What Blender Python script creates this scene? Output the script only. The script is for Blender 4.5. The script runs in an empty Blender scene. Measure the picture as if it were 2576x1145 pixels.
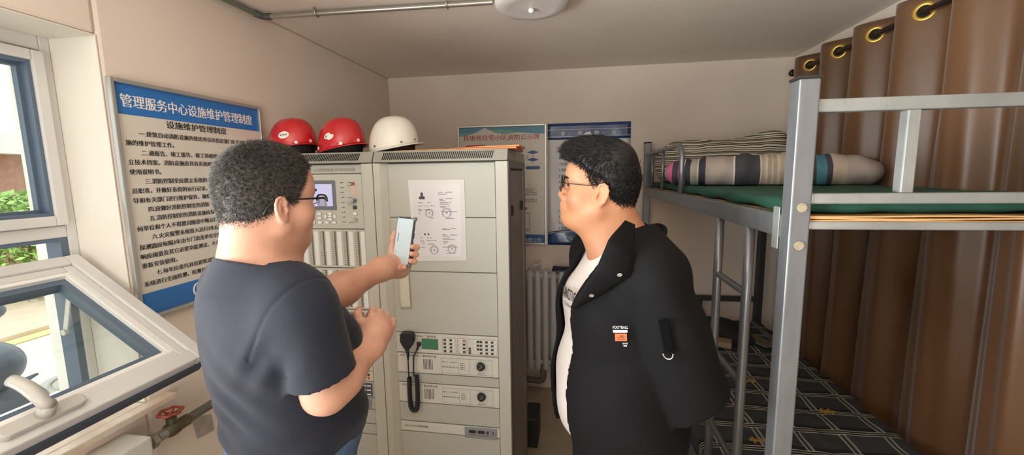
import bpy, bmesh, math, random
import numpy as np
from mathutils import Vector, Matrix

# ------------------------------------------------------------------ camera
W_, H_ = 2576, 1145
F_ = 1039.06                       # focal length in pixels
PITCH, YAW, ROLL = .129175, -.160303, .013904
CAM = np.array([0, 0, 1.74])
def cam_axes():
    cy, sy = math.cos(YAW), math.sin(YAW); cp, sp = math.cos(PITCH), math.sin(PITCH)
    f = np.array([sy*cp, cy*cp, -sp]); r = np.array([cy, -sy, 0]); d = np.cross(f, r)
    cr, sr = math.cos(ROLL), math.sin(ROLL)
    return r*cr+d*sr, -r*sr+d*cr, f
RX_, DX_, FX_ = cam_axes()
def ray(x, y):
    return RX_*((x-W_/2)/F_) + DX_*((y-H_/2)/F_) + FX_
def at(x, y, ax, v):               # point of the photograph on a plane of the room
    d = ray(x, y); i = 'XYZ'.index(ax)
    return CAM + d*((v-CAM[i])/d[i])
def dp(x, y, d):                   # point of the photograph at a depth
    return CAM + d*ray(x, y)
SC = bpy.context.scene
C = SC.collection
cd = bpy.data.cameras.new('camera'); cam = bpy.data.objects.new('camera', cd); C.objects.link(cam)
cd.sensor_width = 36; cd.sensor_fit = 'HORIZONTAL'; cd.lens = F_/W_*36; cd.clip_start = .02; cd.clip_end = 200
M = Matrix.Identity(4)
for i in range(3):
    M[i][0] = RX_[i]; M[i][1] = -DX_[i]; M[i][2] = -FX_[i]; M[i][3] = CAM[i]
cam.matrix_world = M
SC.camera = cam

# ------------------------------------------------------------------ light and exposure
SC.view_settings.view_transform = 'Standard'; SC.view_settings.look = 'None'
SC.view_settings.gamma = 1; SC.view_settings.use_curve_mapping = False
SC.view_settings.exposure = 0.80
SC.cycles.use_denoising = True
SC.cycles.max_bounces = 10; SC.cycles.diffuse_bounces = 6; SC.cycles.transparent_max_bounces = 12
SC.cycles.caustics_reflective = False; SC.cycles.caustics_refractive = False
world = bpy.data.worlds.new('sky'); SC.world = world; world.use_nodes = True
wn = world.node_tree.nodes; wl_ = world.node_tree.links
bg = wn['Background']; bg.inputs[0].default_value = (.92, .96, 1, 1); bg.inputs[1].default_value = 1.2
def area(name, loc, direction, sx, sy, power, col, spread=180):
    l = bpy.data.lights.new(name, 'AREA'); l.shape = 'RECTANGLE'; l.size = sx; l.size_y = sy; l.energy = power; l.color = col; l.spread = math.radians(spread)
    o = bpy.data.objects.new(name, l); C.objects.link(o); o.location = loc
    o.rotation_euler = Vector(direction).to_track_quat('-Z', 'Z').to_euler()
    return o
# daylight that comes in by the window beside the camera; the lamp behind the camera is added fill
area('window_daylight', (-1.80, -.30, 1.62), (1, .12, .55), 1.4, 1.0, 74, (.98, .985, 1), 120)
area('rear_fill', (-.2, -1.72, 1.35), (-.25, 1, .8), 1.3, 1.8, 14, (1, .985, .96), 110)
sl = bpy.data.lights.new('sun', 'SUN'); sl.energy = 2.6; sl.angle = .02; sl.color = (1, .985, .95)
so = bpy.data.objects.new('sun', sl); C.objects.link(so); so.rotation_euler = Vector((-.03, .76, -.65)).to_track_quat('-Z', 'Y').to_euler(); so.location = (6, -4, 8)

# ------------------------------------------------------------------ materials
def lin(c):
    c = c/255
    return c/12.92 if c <= .04045 else ((c+.055)/1.055)**2.4
def rgb(h):
    return (lin(int(h[0:2], 16)), lin(int(h[2:4], 16)), lin(int(h[4:6], 16)), 1)
MATS = {}
def mat(name, h, rough=.6, metal=0, var=0, scale=8, bump=0, bscale=120, spec=.5, coat=0, sheen=0, trans=0, h2=None, emit=0, aniso=None):
    if name in MATS: return MATS[name]
    m = bpy.data.materials.new(name); m.use_nodes = True; n = m.node_tree.nodes; l = m.node_tree.links
    b = n['Principled BSDF']; b.inputs['Roughness'].default_value = rough; b.inputs['Metallic'].default_value = metal
    b.inputs['Specular IOR Level'].default_value = spec; b.inputs['Coat Weight'].default_value = coat
    b.inputs['Sheen Weight'].default_value = sheen; b.inputs['Transmission Weight'].default_value = trans
    b.inputs['Base Color'].default_value = rgb(h)
    tc = n.new('ShaderNodeTexCoord')
    src = tc.outputs['Object']
    if aniso:
        mp = n.new('ShaderNodeMapping'); mp.inputs['Scale'].default_value = aniso; l.new(src, mp.inputs[0]); src = mp.outputs[0]
    if var or h2:
        t = n.new('ShaderNodeTexNoise'); t.inputs['Scale'].default_value = scale; t.inputs['Detail'].default_value = 5
        l.new(src, t.inputs['Vector'])
        mx = n.new('ShaderNodeMix'); mx.data_type = 'RGBA'
        c1 = rgb(h); c2 = rgb(h2) if h2 else tuple(max(0, v*(1-var)) for v in c1[:3])+(1,)
        mx.inputs[6].default_value = c1; mx.inputs[7].default_value = c2
        r = n.new('ShaderNodeValToRGB'); r.color_ramp.elements[0].position = .35; r.color_ramp.elements[1].position = .68
        l.new(t.outputs['Fac'], r.inputs[0]); l.new(r.outputs[0], mx.inputs[0]); l.new(mx.outputs[2], b.inputs['Base Color'])
    if bump:
        t2 = n.new('ShaderNodeTexNoise'); t2.inputs['Scale'].default_value = bscale; t2.inputs['Detail'].default_value = 4
        l.new(src, t2.inputs['Vector'])
        bp = n.new('ShaderNodeBump'); bp.inputs['Strength'].default_value = bump; bp.inputs['Distance'].default_value = .004
        l.new(t2.outputs['Fac'], bp.inputs['Height']); l.new(bp.outputs[0], b.inputs['Normal'])
    if emit:
        b.inputs['Emission Color'].default_value = rgb(h); b.inputs['Emission Strength'].default_value = emit
    MATS[name] = m
    return m
def glass_mat(name, tint='FFFFFF', refl=.06, rough=.02):
    if name in MATS: return MATS[name]
    m = bpy.data.materials.new(name); m.use_nodes = True; n = m.node_tree.nodes; l = m.node_tree.links
    for x in list(n):
        if x.type != 'OUTPUT_MATERIAL': n.remove(x)
    out = [x for x in n if x.type == 'OUTPUT_MATERIAL'][0]
    tr = n.new('ShaderNodeBsdfTransparent'); tr.inputs[0].default_value = rgb(tint)
    gl = n.new('ShaderNodeBsdfGlossy'); gl.inputs['Roughness'].default_value = rough
    lw = n.new('ShaderNodeLayerWeight'); lw.inputs[0].default_value = .5
    pw = n.new('ShaderNodeMath'); pw.operation = 'POWER'; pw.inputs[1].default_value = 4; l.new(lw.outputs['Facing'], pw.inputs[0])
    fr = n.new('ShaderNodeMath'); fr.operation = 'MULTIPLY_ADD'; fr.inputs[1].default_value = .85; fr.inputs[2].default_value = refl*.6; l.new(pw.outputs[0], fr.inputs[0])
    mx = n.new('ShaderNodeMixShader'); l.new(fr.outputs[0], mx.inputs[0]); l.new(tr.outputs[0], mx.inputs[1]); l.new(gl.outputs[0], mx.inputs[2])
    l.new(mx.outputs[0], out.inputs[0])
    MATS[name] = m
    return m

# ------------------------------------------------------------------ object helpers
def wloc(o):
    v = np.zeros(3)
    while o is not None:
        v += np.array(o.location); o = o.parent
    return v
def tag(o, label=None, cat=None, group=None, kind=None):
    if label: o['label'] = label
    if cat: o['category'] = cat
    if group: o['group'] = group
    if kind: o['kind'] = kind
    return o
def thing(name, label, cat, loc=(0, 0, 0), group=None, kind=None):
    o = bpy.data.objects.new(name, None); o.empty_display_size = .05; C.objects.link(o)
    o.location = loc
    return tag(o, label, cat, group, kind)
def link_mesh(name, V, Fc, m, parent=None, smooth=False, loc=None, label=None):
    me = bpy.data.meshes.new(name)
    V = np.asarray(V, float).reshape(-1, 3)
    o = bpy.data.objects.new(name, me)
    if parent is not None:
        o.parent = parent; V = V - wloc(parent)
    elif loc is not None:
        o.location = loc; V = V - np.array(loc)
    me.from_pydata(V.tolist(), [], Fc if isinstance(Fc, list) else Fc.tolist())
    if smooth:
        me.polygons.foreach_set('use_smooth', [True]*len(me.polygons))
    for mm in (m if isinstance(m, (list, tuple)) else [m]): me.materials.append(mm)
    me.update()
    C.objects.link(o)
    if label: o['label'] = label
    return o
def unit(v):
    v = np.asarray(v, float); return v/np.linalg.norm(v)
def perp(d):
    d = unit(d); a = np.array([0, 0, 1.]) if abs(d[2]) < .9 else np.array([1., 0, 0])
    u = unit(np.cross(d, a)); return u, np.cross(d, u)
class MB:
    def __init__(s): s.v = []; s.f = []; s.mi = []; s.cur = 0
    def add(s, V, Fc):
        b = len(s.v)
        s.v += [tuple(map(float, p)) for p in V]; s.f += [[b+i for i in q] for q in Fc]; s.mi += [s.cur]*len(Fc); return s
    def box(s, lo, hi):
        x0, y0, z0 = lo; x1, y1, z1 = hi
        return s.add([(x0,y0,z0),(x1,y0,z0),(x1,y1,z0),(x0,y1,z0),(x0,y0,z1),(x1,y0,z1),(x1,y1,z1),(x0,y1,z1)],
                     [(0,3,2,1),(4,5,6,7),(0,1,5,4),(1,2,6,5),(2,3,7,6),(3,0,4,7)])
    def obox(s, c, ax, ay, az, h):
        c = np.array(c, float); ax, ay, az = [np.array(k, float)*q for k, q in zip((ax, ay, az), h)]
        V = [c+i*ax+j*ay+k*az for k in (-1, 1) for i, j in ((-1,-1),(1,-1),(1,1),(-1,1))]
        return s.add(V, [(0,3,2,1),(4,5,6,7),(0,1,5,4),(1,2,6,5),(2,3,7,6),(3,0,4,7)])
    def cyl(s, a, b, r, n=16, r2=None, cap=True):
        a = np.array(a, float); b = np.array(b, float); r2 = r if r2 is None else r2
        u, w = perp(b-a); V = []
        for p, rr in ((a, r), (b, r2)):
            for i in range(n):
                t = 2*math.pi*i/n; V.append(p+rr*(u*math.cos(t)+w*math.sin(t)))
        Fc = [(i, (i+1) % n, n+(i+1) % n, n+i) for i in range(n)]
        if cap: Fc += [tuple(range(n-1, -1, -1)), tuple(range(n, 2*n))]
        return s.add(V, Fc)
    def tube(s, P, r, n=10, closed=False, rs=None):
        P = [np.array(p, float) for p in P]; m = len(P); V = []; u = None
        for i, p in enumerate(P):
            if closed: d = P[(i+1) % m]-P[i-1]
            else: d = P[min(i+1, m-1)]-P[max(i-1, 0)]
            d = unit(d)
            if u is None: u, w = perp(d)
            else:
                u = unit(u-d*np.dot(u, d)); w = np.cross(d, u)
            rr = rs[i] if rs else r
            for k in range(n):
                t = 2*math.pi*k/n; V.append(p+rr*(u*math.cos(t)+w*math.sin(t)))
        Fc = []
        for i in range(m if closed else m-1):
            a, b = i*n, ((i+1) % m)*n
            Fc += [(a+k, a+(k+1) % n, b+(k+1) % n, b+k) for k in range(n)]
        if not closed: Fc += [tuple(range(n-1, -1, -1)), tuple(range((m-1)*n, m*n))]
        return s.add(V, Fc)
    def lathe(s, prof, c=(0,0,0), axis=(0,0,1), n=32):
        c = np.array(c, float); d = unit(axis); u, w = perp(d); V = []; m = len(prof)
        for r, h in prof:
            for k in range(n):
                t = 2*math.pi*k/n; V.append(c+d*h+max(r, 1e-5)*(u*math.cos(t)+w*math.sin(t)))
        Fc = [(i*n+k, i*n+(k+1) % n, (i+1)*n+(k+1) % n, (i+1)*n+k) for i in range(m-1) for k in range(n)]
        Fc += [tuple(range(n-1, -1, -1)), tuple(range((m-1)*n, m*n))]
        return s.add(V, Fc)
    def prism(s, poly, o, u, v, w, d):
        o, u, v, w = [np.array(k, float) for k in (o, u, v, w)]; n = len(poly)
        V = [o+u*a+v*b for a, b in poly]+[o+u*a+v*b+w*d for a, b in poly]
        return s.add(V, [tuple(range(n-1, -1, -1)), tuple(range(n, 2*n))]+[(i, (i+1) % n, n+(i+1) % n, n+i) for i in range(n)])
    def grid(s, fn, nu, nv, closed_u=False):
        V = [fn(i/(nu if closed_u else nu-1), j/(nv-1)) for j in range(nv) for i in range(nu)]
        Fc = [(j*nu+i, j*nu+(i+1) % nu, (j+1)*nu+(i+1) % nu, (j+1)*nu+i) for j in range(nv-1) for i in range(nu if closed_u else nu-1)]
        return s.add(V, Fc)
    def sphere(s, c, r, n=16, m=10):
        c = np.array(c, float); r = np.array([r, r, r], float) if np.isscalar(r) else np.array(r, float)
        return s.grid(lambda a, b: c+r*np.array([math.sin(math.pi*max(b, 1e-4)*.9999)*math.cos(2*math.pi*a), math.sin(math.pi*max(b, 1e-4)*.9999)*math.sin(2*math.pi*a), -math.cos(math.pi*b)]), n, m, True)
    def build(s, name, m, parent=None, smooth=False, bevel=0, loc=None, label=None, auto=False, solid=0, segs=2):
        o = link_mesh(name, s.v, s.f, m, parent, smooth, loc, label)
        if isinstance(m, (list, tuple)): o.data.polygons.foreach_set('material_index', s.mi)
        if auto:
            o.data.polygons.foreach_set('use_smooth', [True]*len(o.data.polygons))
            o.data.set_sharp_from_angle(angle=math.radians(40))
        if solid:
            k = o.modifiers.new('solid', 'SOLIDIFY'); k.thickness = solid; k.offset = 0
        if bevel:
            k = o.modifiers.new('bevel', 'BEVEL'); k.width = bevel; k.segments = segs; k.limit_method = 'ANGLE'; k.angle_limit = math.radians(35)
        return o
_tc = {}
def text_geo(s):
    if s in _tc: return _tc[s]
    cu = bpy.data.curves.new('lettering', 'FONT'); cu.body = s; cu.size = 1; cu.resolution_u = 2
    o = bpy.data.objects.new('lettering', cu); C.objects.link(o)
    dg = bpy.context.evaluated_depsgraph_get(); dg.update()
    me = bpy.data.meshes.new_from_object(o.evaluated_get(dg))
    V = np.array([v.co[:] for v in me.vertices]).reshape(-1, 3); Fc = [list(p.vertices) for p in me.polygons]
    bpy.data.objects.remove(o); bpy.data.curves.remove(cu); bpy.data.meshes.remove(me)
    _tc[s] = (V, Fc)
    return _tc[s]
def text(mb, s, o, u, v, size, width=None, align='l', bold=0):
    """letters of height «size» lying in the plane u, v with the lower left corner at o"""
    V, Fc = text_geo(s)
    if len(V) == 0: return
    V = V.copy(); x0, x1 = V[:, 0].min(), V[:, 0].max()
    sx = size if width is None else width/(x1-x0)
    X = (V[:, 0]-x0)*sx
    if align == 'c': X = X-(x1-x0)*sx/2
    if align == 'r': X = X-(x1-x0)*sx
    o, u, v = [np.array(k, float) for k in (o, u, v)]
    for k in ([0] if not bold else [-bold, bold]):
        w = np.cross(u, v)*abs(k)*.02*(1 if k > 0 else 2)
        mb.add([o+u*(a+k)+v*b*size+w for a, b in zip(X, V[:, 1])], Fc)

# ------------------------------------------------------------------ smooth implicit modelling (bodies, clothes, bedding)
class Field:
    def __init__(s, lo, hi, h):
        s.h = h; s.lo = np.array(lo, np.float32)
        s.n = np.ceil((np.array(hi)-np.array(lo))/h).astype(int)+1
        s.ax = [s.lo[i]+h*np.arange(s.n[i], dtype=np.float32) for i in range(3)]
        s.D = np.full(s.n, 9., np.float32)
    def region(s, lo, hi):
        a = np.clip(np.floor((np.array(lo)-s.lo)/s.h).astype(int), 0, s.n-1)
        b = np.clip(np.ceil((np.array(hi)-s.lo)/s.h).astype(int)+1, 0, s.n)
        sl = tuple(slice(i, max(j, i+1)) for i, j in zip(a, b))
        X, Y, Z = [s.ax[i][sl[i]] for i in range(3)]
        return sl, X[:, None, None], Y[None, :, None], Z[None, None, :]
    def put(s, sl, d, k, op):
        D = s.D[sl]
        if op == 'u':
            if k > 0:
                h = np.clip(.5+.5*(D-d)/k, 0, 1); s.D[sl] = D+(d-D)*h-k*h*(1-h)
            else: s.D[sl] = np.minimum(D, d)
        elif op == 's':
            if k > 0:
                h = np.clip(.5-.5*(D+d)/k, 0, 1); s.D[sl] = D+(-d-D)*h+k*h*(1-h)
            else: s.D[sl] = np.maximum(D, -d)
    def cone(s, a, b, ra, rb=None, k=.02, op='u', sq=None):
        rb = ra if rb is None else rb
        a = np.array(a, np.float32); b = np.array(b, np.float32); p = max(ra, rb)+k+3*s.h
        sl, X, Y, Z = s.region(np.minimum(a, b)-p, np.maximum(a, b)+p)
        ba = b-a; l = float(ba@ba)+1e-9
        t = np.clip(((X-a[0])*ba[0]+(Y-a[1])*ba[1]+(Z-a[2])*ba[2])/l, 0, 1)
        d = np.sqrt((X-a[0]-t*ba[0])**2+(Y-a[1]-t*ba[1])**2+(Z-a[2]-t*ba[2])**2)-(ra+(rb-ra)*t)
        s.put(sl, d, k, op); return s
    def ell(s, c, r, axes=None, k=.02, op='u'):
        c = np.array(c, np.float32); r = np.array(r, np.float32); p = float(r.max())+k+3*s.h
        sl, X, Y, Z = s.region(c-p, c+p); X = X-c[0]; Y = Y-c[1]; Z = Z-c[2]
        A = np.eye(3) if axes is None else np.array(axes, np.float32)
        q = [(X*A[i][0]+Y*A[i][1]+Z*A[i][2])/r[i] for i in range(3)]
        k0 = np.sqrt(q[0]**2+q[1]**2+q[2]**2); k1 = np.sqrt((q[0]/r[0])**2+(q[1]/r[1])**2+(q[2]/r[2])**2)+1e-6
        s.put(sl, k0*(k0-1)/k1, k, op); return s
    def box(s, c, hs, axes=None, rd=.005, k=.0, op='u'):
        c = np.array(c, np.float32); hs = np.array(hs, np.float32); p = float(np.linalg.norm(hs))+k+3*s.h
        sl, X, Y, Z = s.region(c-p, c+p); X = X-c[0]; Y = Y-c[1]; Z = Z-c[2]
        A = np.eye(3) if axes is None else np.array(axes, np.float32)
        q = [np.abs(X*A[i][0]+Y*A[i][1]+Z*A[i][2])-hs[i]+rd for i in range(3)]
        d = np.sqrt(sum(np.maximum(t, 0)**2 for t in q))+np.minimum(np.maximum(np.maximum(q[0], q[1]), q[2]), 0)-rd
        s.put(sl, d, k, op); return s
    def all(s):
        return s.ax[0][:, None, None], s.ax[1][None, :, None], s.ax[2][None, None, :]
    def cut(s, n, p):                      # drop what lies on the +n side of the plane through p
        n = unit(n); X, Y, Z = s.all()
        s.D = np.maximum(s.D, ((X-p[0])*n[0]+(Y-p[1])*n[1]+(Z-p[2])*n[2]).astype(np.float32)); return s
    def mesh(s):
        D = s.D; ins = D < 0
        n = s.n-1
        cnt = np.zeros(n, np.int8)
        for i in (0, 1):
            for j in (0, 1):
                for k in (0, 1): cnt += ins[i:n[0]+i, j:n[1]+j, k:n[2]+k]
        cells = np.argwhere((cnt > 0) & (cnt < 8))
        idx = np.full(n, -1, np.int64); idx[tuple(cells.T)] = np.arange(len(cells))
        co = [(i, j, k) for i in (0, 1) for j in (0, 1) for k in (0, 1)]
        vals = np.stack([D[cells[:, 0]+i, cells[:, 1]+j, cells[:, 2]+k] for i, j, k in co], 1)
        P = np.zeros((len(cells), 3)); Wt = np.zeros(len(cells))
        for a in range(8):
            for b in range(a+1, 8):
                if sum(abs(x-y) for x, y in zip(co[a], co[b])) != 1: continue
                va, vb = vals[:, a], vals[:, b]; m = (va < 0) != (vb < 0)
                t = np.where(m, va/np.where(va == vb, 1, va-vb), 0)
                p = np.array(co[a])[None]+t[:, None]*(np.array(co[b])-np.array(co[a]))[None]
                P += p*m[:, None]; Wt += m
        V = (cells+P/Wt[:, None])*s.h+s.lo
        quads = []
        for ax in range(3):
            a1, a2 = (ax+1) % 3, (ax+2) % 3
            sl0 = [slice(1, n[i]) for i in range(3)]; sl0[ax] = slice(0, n[ax]); sl1 = list(sl0); sl1[ax] = slice(1, n[ax]+1)
            A, B = ins[tuple(sl0)], ins[tuple(sl1)]
            e = np.argwhere(A != B)
            flip = A[tuple(e.T)]
            off = np.ones(3, int); off[ax] = 0
            g = e+off
            def cell(d1, d2):
                q = g.copy(); q[:, a1] -= d1; q[:, a2] -= d2; return idx[tuple(q.T)]
            q = np.stack([cell(0, 0), cell(1, 0), cell(1, 1), cell(0, 1)], 1)
            q[~flip] = q[~flip][:, ::-1]
            quads.append(q)
        return V, np.concatenate(quads)
    def build(s, name, m, parent, label=None):
        V, Q = s.mesh(); s.out = (V, Q)
        return link_mesh(name, V, Q, m, parent, True, label=label)
def vnormals(V, Q):
    fn = np.cross(V[Q[:, 2]]-V[Q[:, 0]], V[Q[:, 3]]-V[Q[:, 1]]); N = np.zeros_like(V)
    for i in range(4): np.add.at(N, Q[:, i], fn)
    return N/(np.linalg.norm(N, axis=1)[:, None]+1e-12)
# ------------------------------------------------------------------ the room
LX, RW, BY, FY, HH = -1.49, 1.445, 3.19, -1.85, 2.50
WY0, WY1, WZ0, WZ1 = -1.0, 1.136, .965, 2.19          # window opening in the left wall
WOUT = -1.845
m_wall = mat('wall plaster', 'EBDDD0', .85, var=.10, scale=1.6, bump=.25, bscale=18)
m_ceil = mat('ceiling plaster', 'EBDFD2', .9, var=.07, scale=1.4, bump=.2, bscale=14)
m_rev = mat('reveal plaster', 'E4DED4', .85, var=.05, scale=3, bump=.2, bscale=20)
m_floor = mat('floor tile', 'B5A58F', .35, var=.12, scale=5)
def struct(o): o['kind'] = 'structure'; return o
w = MB()
w.box((WOUT, FY, 0), (LX, WY0, HH)); w.box((WOUT, WY1, 0), (LX, BY, HH))
w.box((WOUT, WY0, 0), (LX, WY1, WZ0-.025)); w.box((WOUT, WY0, WZ1), (LX, WY1, HH))
struct(w.build('wall_left', [m_wall], bevel=.012))
struct(MB().box((WOUT, BY, 0), (RW+.2, BY+.2, HH)).build('wall_back', m_wall))
struct(MB().box((RW, FY, 0), (RW+.2, BY, HH)).build('wall_right', m_wall))
w = MB(); w.box((WOUT, FY-.2, 0), (-1.0, FY, HH)); w.box((.6, FY-.2, 0), (RW+.2, FY, HH)); w.box((-1.0, FY-.2, 2.3), (.6, FY, HH))
struct(w.build('wall_front', m_wall))
struct(MB().box((WOUT, FY-.2, HH), (RW+.2, BY+.2, HH+.2)).build('ceiling', m_ceil))
struct(MB().box((WOUT, FY-.2, -.2), (RW+.2, BY+.2, 0)).build('floor', m_floor))
m_upvc = mat('white window plastic', 'D5D4D2', .35, var=.04, scale=6)
m_gasket = mat('blue grey window gasket', '5A6A7C', .5)
m_glass = glass_mat('window pane glass', 'F6FAF8')
# unseen glazed door behind the camera, added as an opening for the fill
t = thing('door_1', 'white glazed door added unseen behind the camera', 'door', (-.2, FY-.1, 0)); struct(t)
d = MB()
for a, b in (((-1.0, FY-.14, 0), (-.92, FY-.06, 2.3)), ((.52, FY-.14, 0), (.6, FY-.06, 2.3)), ((-.92, FY-.14, 2.22), (.52, FY-.06, 2.3)), ((-.92, FY-.14, 0), (.52, FY-.06, .3)), ((-.24, FY-.14, .3), (-.16, FY-.06, 2.22))): d.box(a, b)
d.build('door_frame', m_upvc, t)
MB().box((-.92, FY-.105, .3), (.52, FY-.1, 2.22)).build('door_pane', m_glass, t)

# ---- window: fixed frame, upper light, tilted lower sash
XF0, XF1 = -1.745, -1.672
win = struct(thing('window_1', 'white plastic window with a tilted lower sash', 'window', (-1.7, .07, WZ0)))
f = MB()
f.box((XF0, WY1-.030, WZ0), (XF1, WY1, WZ1)); f.box((XF0, WY0, WZ0), (XF1, WY0+.052, WZ1))
f.box((XF0, WY0+.052, WZ1-.045), (XF1, WY1-.030, WZ1)); f.box((XF0, WY0+.052, WZ0), (XF1, WY1-.030, WZ0+.05))
f.box((XF0, WY0+.052, 1.553), (XF1, WY1-.030, 1.592))
for y in (.41, -.3): f.box((XF0, y-.03, WZ0+.05), (XF1, y+.03, 1.553)); f.box((XF0, y-.03, 1.592), (XF1, y+.03, WZ1-.045))
f.build('window_frame', m_upvc, win, bevel=.004)
def light(y0, y1, z0, z1, name):
    g = MB(); x0, x1 = -1.73, -1.655; b = .032
    g.box((x0, y1-b, z0), (x1, y1, z1)); g.box((x0, y0, z0), (x1, y0+b, z1)); g.box((x0, y0+b, z1-b), (x1, y1-b, z1)); g.box((x0, y0+b, z0), (x1, y1-b, z0+b))
    o = g.build(name, m_upvc, win, bevel=.004)
    g = MB(); y0 += b; y1 -= b; z0 += b; z1 -= b; x0, x1 = -1.710, -1.668
    for k, (bb, xx) in enumerate(((.010, -1.664), (.020, -1.690))):
        g.box((x0, y1-bb, z0), (xx, y1, z1)); g.box((x0, y0, z0), (xx, y0+bb, z1)); g.box((x0, y0+bb, z1-bb), (xx, y1-bb, z1)); g.box((x0, y0+bb, z0), (xx, y1-bb, z0+bb))
    g.build('gasket', m_gasket, o)
    MB().box((-1.705, y0+.018, z0+.018), (-1.699, y1-.018, z1-.018)).build('window_pane', m_glass, o)
light(.445, 1.105, 1.594, 2.139, 'upper_sash')
light(-.265, .375, 1.594, 2.139, 'upper_sash'); light(-.943, -.335, 1.594, 2.139, 'upper_sash')
light(-.265, .375, 1.02, 1.548, 'lower_sash'); light(-.943, -.335, 1.02, 1.548, 'lower_sash')
# dark rebate seen in the open lower light
g = MB()
for a, b in (((-1.735, 1.085, 1.0), (-1.675, 1.1055, 1.552)), ((-1.735, .442, 1.541), (-1.675, 1.085, 1.5525)), ((-1.735, .442, 1.016), (-1.68, 1.085, 1.024))): g.box(a, b)
g.build('rebate_gasket', m_gasket, win)
# tilted sash: hinged along its top edge, its bottom edge swung into the room
hx, hz = -1.650, 1.487; dn = unit((.465, 0, -.318)); uy = np.array([0, 1, 0]); nn = np.array([-dn[2], 0, dn[0]]); L = .563
SY0, SY1 = .40, 1.107
def sp(y, d, n): return np.array([hx, y, hz])+dn*d+nn*n+np.array([0, 0, 0])
s = MB()
def sbar(mb, y0, y1, d0, d1, n0, n1):
    mb.obox(sp((y0+y1)/2, (d0+d1)/2, (n0+n1)/2), uy, dn, nn, ((y1-y0)/2, (d1-d0)/2, (n1-n0)/2))
def ring(mb, y0, y1, d0, d1, b, n0, n1):
    sbar(mb, y1-b, y1, d0, d1, n0, n1); sbar(mb, y0, y0+b, d0, d1, n0, n1); sbar(mb, y0+b, y1-b, d0, d0+b, n0, n1); sbar(mb, y0+b, y1-b, d1-b, d1, n0, n1)
ring(s, SY0, SY1, 0, L, .040, -.055, .012); ring(s, SY0+.040, SY1-.040, .040, L-.040, .026, -.055, .004)
sash = s.build('tilted_sash', m_upvc, win, bevel=.004)
b = MB(); ring(b, SY0+.066, SY1-.066, .066, L-.066, .014, -.050, .002); b.build('glazing_bead', mat('bright glazing bead', 'ECEBE8', .3), sash, bevel=.002)
b = MB(); ring(b, SY0+.080, SY1-.080, .080, L-.080, .020, -.045, -.012); b.build('gasket', m_gasket, sash)
b = MB(); sbar(b, SY0+.09, SY1-.09, .09, L-.09, -.034, -.029); b.build('window_pane', m_glass, sash)
b = MB(); sbar(b, SY0+.05, SY1-.02, L-.005, L+.008, -.045, -.018); b.build('weather_strip', mat('dark weather strip', '3E4654', .5), sash)
# handle on the bottom rail
m_handle = mat('grey handle', 'BDBAB4', .35)
hy = .70
hd = MB(); pl = []
for i in range(20):
    a = 2*math.pi*i/20; cx = .062 if math.cos(a) >= 0 else -.062
    pl.append((cx+.017*math.cos(a), .017*math.sin(a)))
hd.prism(pl, sp(hy, L-.036, .012), uy, dn, nn, .016)
hb = hd.build('handle', m_handle, sash, bevel=.003)
hd = MB(); hd.cyl(sp(hy, L-.036, .027), sp(hy, L-.036, .056), .017, 20, .0145)
P = [sp(hy+.002, L-.036, .052)+np.array([0, 0, .0])]
for k in range(9):
    q = k/8; P.append(sp(hy-.006-.012*q, L-.040-.085*q, .060+.016*math.sin(q*2.4)))
rs = [.0145]+[.0145-.003*abs(q-.4) for q in [k/8 for k in range(9)]]
hd.tube(P, .013, 12, rs=rs); hd.build('handle_lever', m_handle, sash, smooth=True)
# friction stay
st = MB(); st.obox((-1.655, 1.062, 1.31), unit((.3, 0, 1)), (0, 1, 0), unit((1, 0, -.3)), (.075, .002, .008)); st.cyl((-1.678, 1.056, 1.24), (-1.678, 1.068, 1.24), .010, 14)
st.build('friction_stay', mat('steel stay', 'C9C9C4', .3, metal=.7), win)
# deep reveal in lighter paint, inside and outside of the frame
r = MB()
r.box((XF1-.002, WY1, WZ0-.02), (LX+.0005, WY1+.002, WZ1)); r.box((XF1-.002, WY0, WZ1-.0025), (LX+.0005, WY1, WZ1-.0005))
struct(MB().box((XF1+.001, WY1-.0035, WZ0+.001), (LX-.002, WY1-.0005, WZ1-.001)).build('trim_1', m_rev))
struct(MB().box((XF1+.001, WY0, WZ1-.0035), (LX-.002, WY1-.005, WZ1-.0005)).build('trim_2', m_rev))
m_out = mat('outer wall paint', 'E6E2D8', .9)
struct(MB().box((WOUT-.01, WY1-.0035, WZ0), (XF0-.001, WY1-.0005, WZ1)).build('trim_3', m_out))
# marble sill
m_marble = mat('pink marble', 'D6BFA6', .25, var=.18, scale=9, h2='E8DCCF')
sill = MB(); sill.box((XF1+.001, WY0, WZ0-.024), (LX-.001, WY1-.004, WZ0-.001)); sill.box((LX-.001, WY0, WZ0-.024), (LX+.04, WY1+.075, WZ0-.001))
o = sill.build('trim_4', m_marble, bevel=.004); struct(o)

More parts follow.
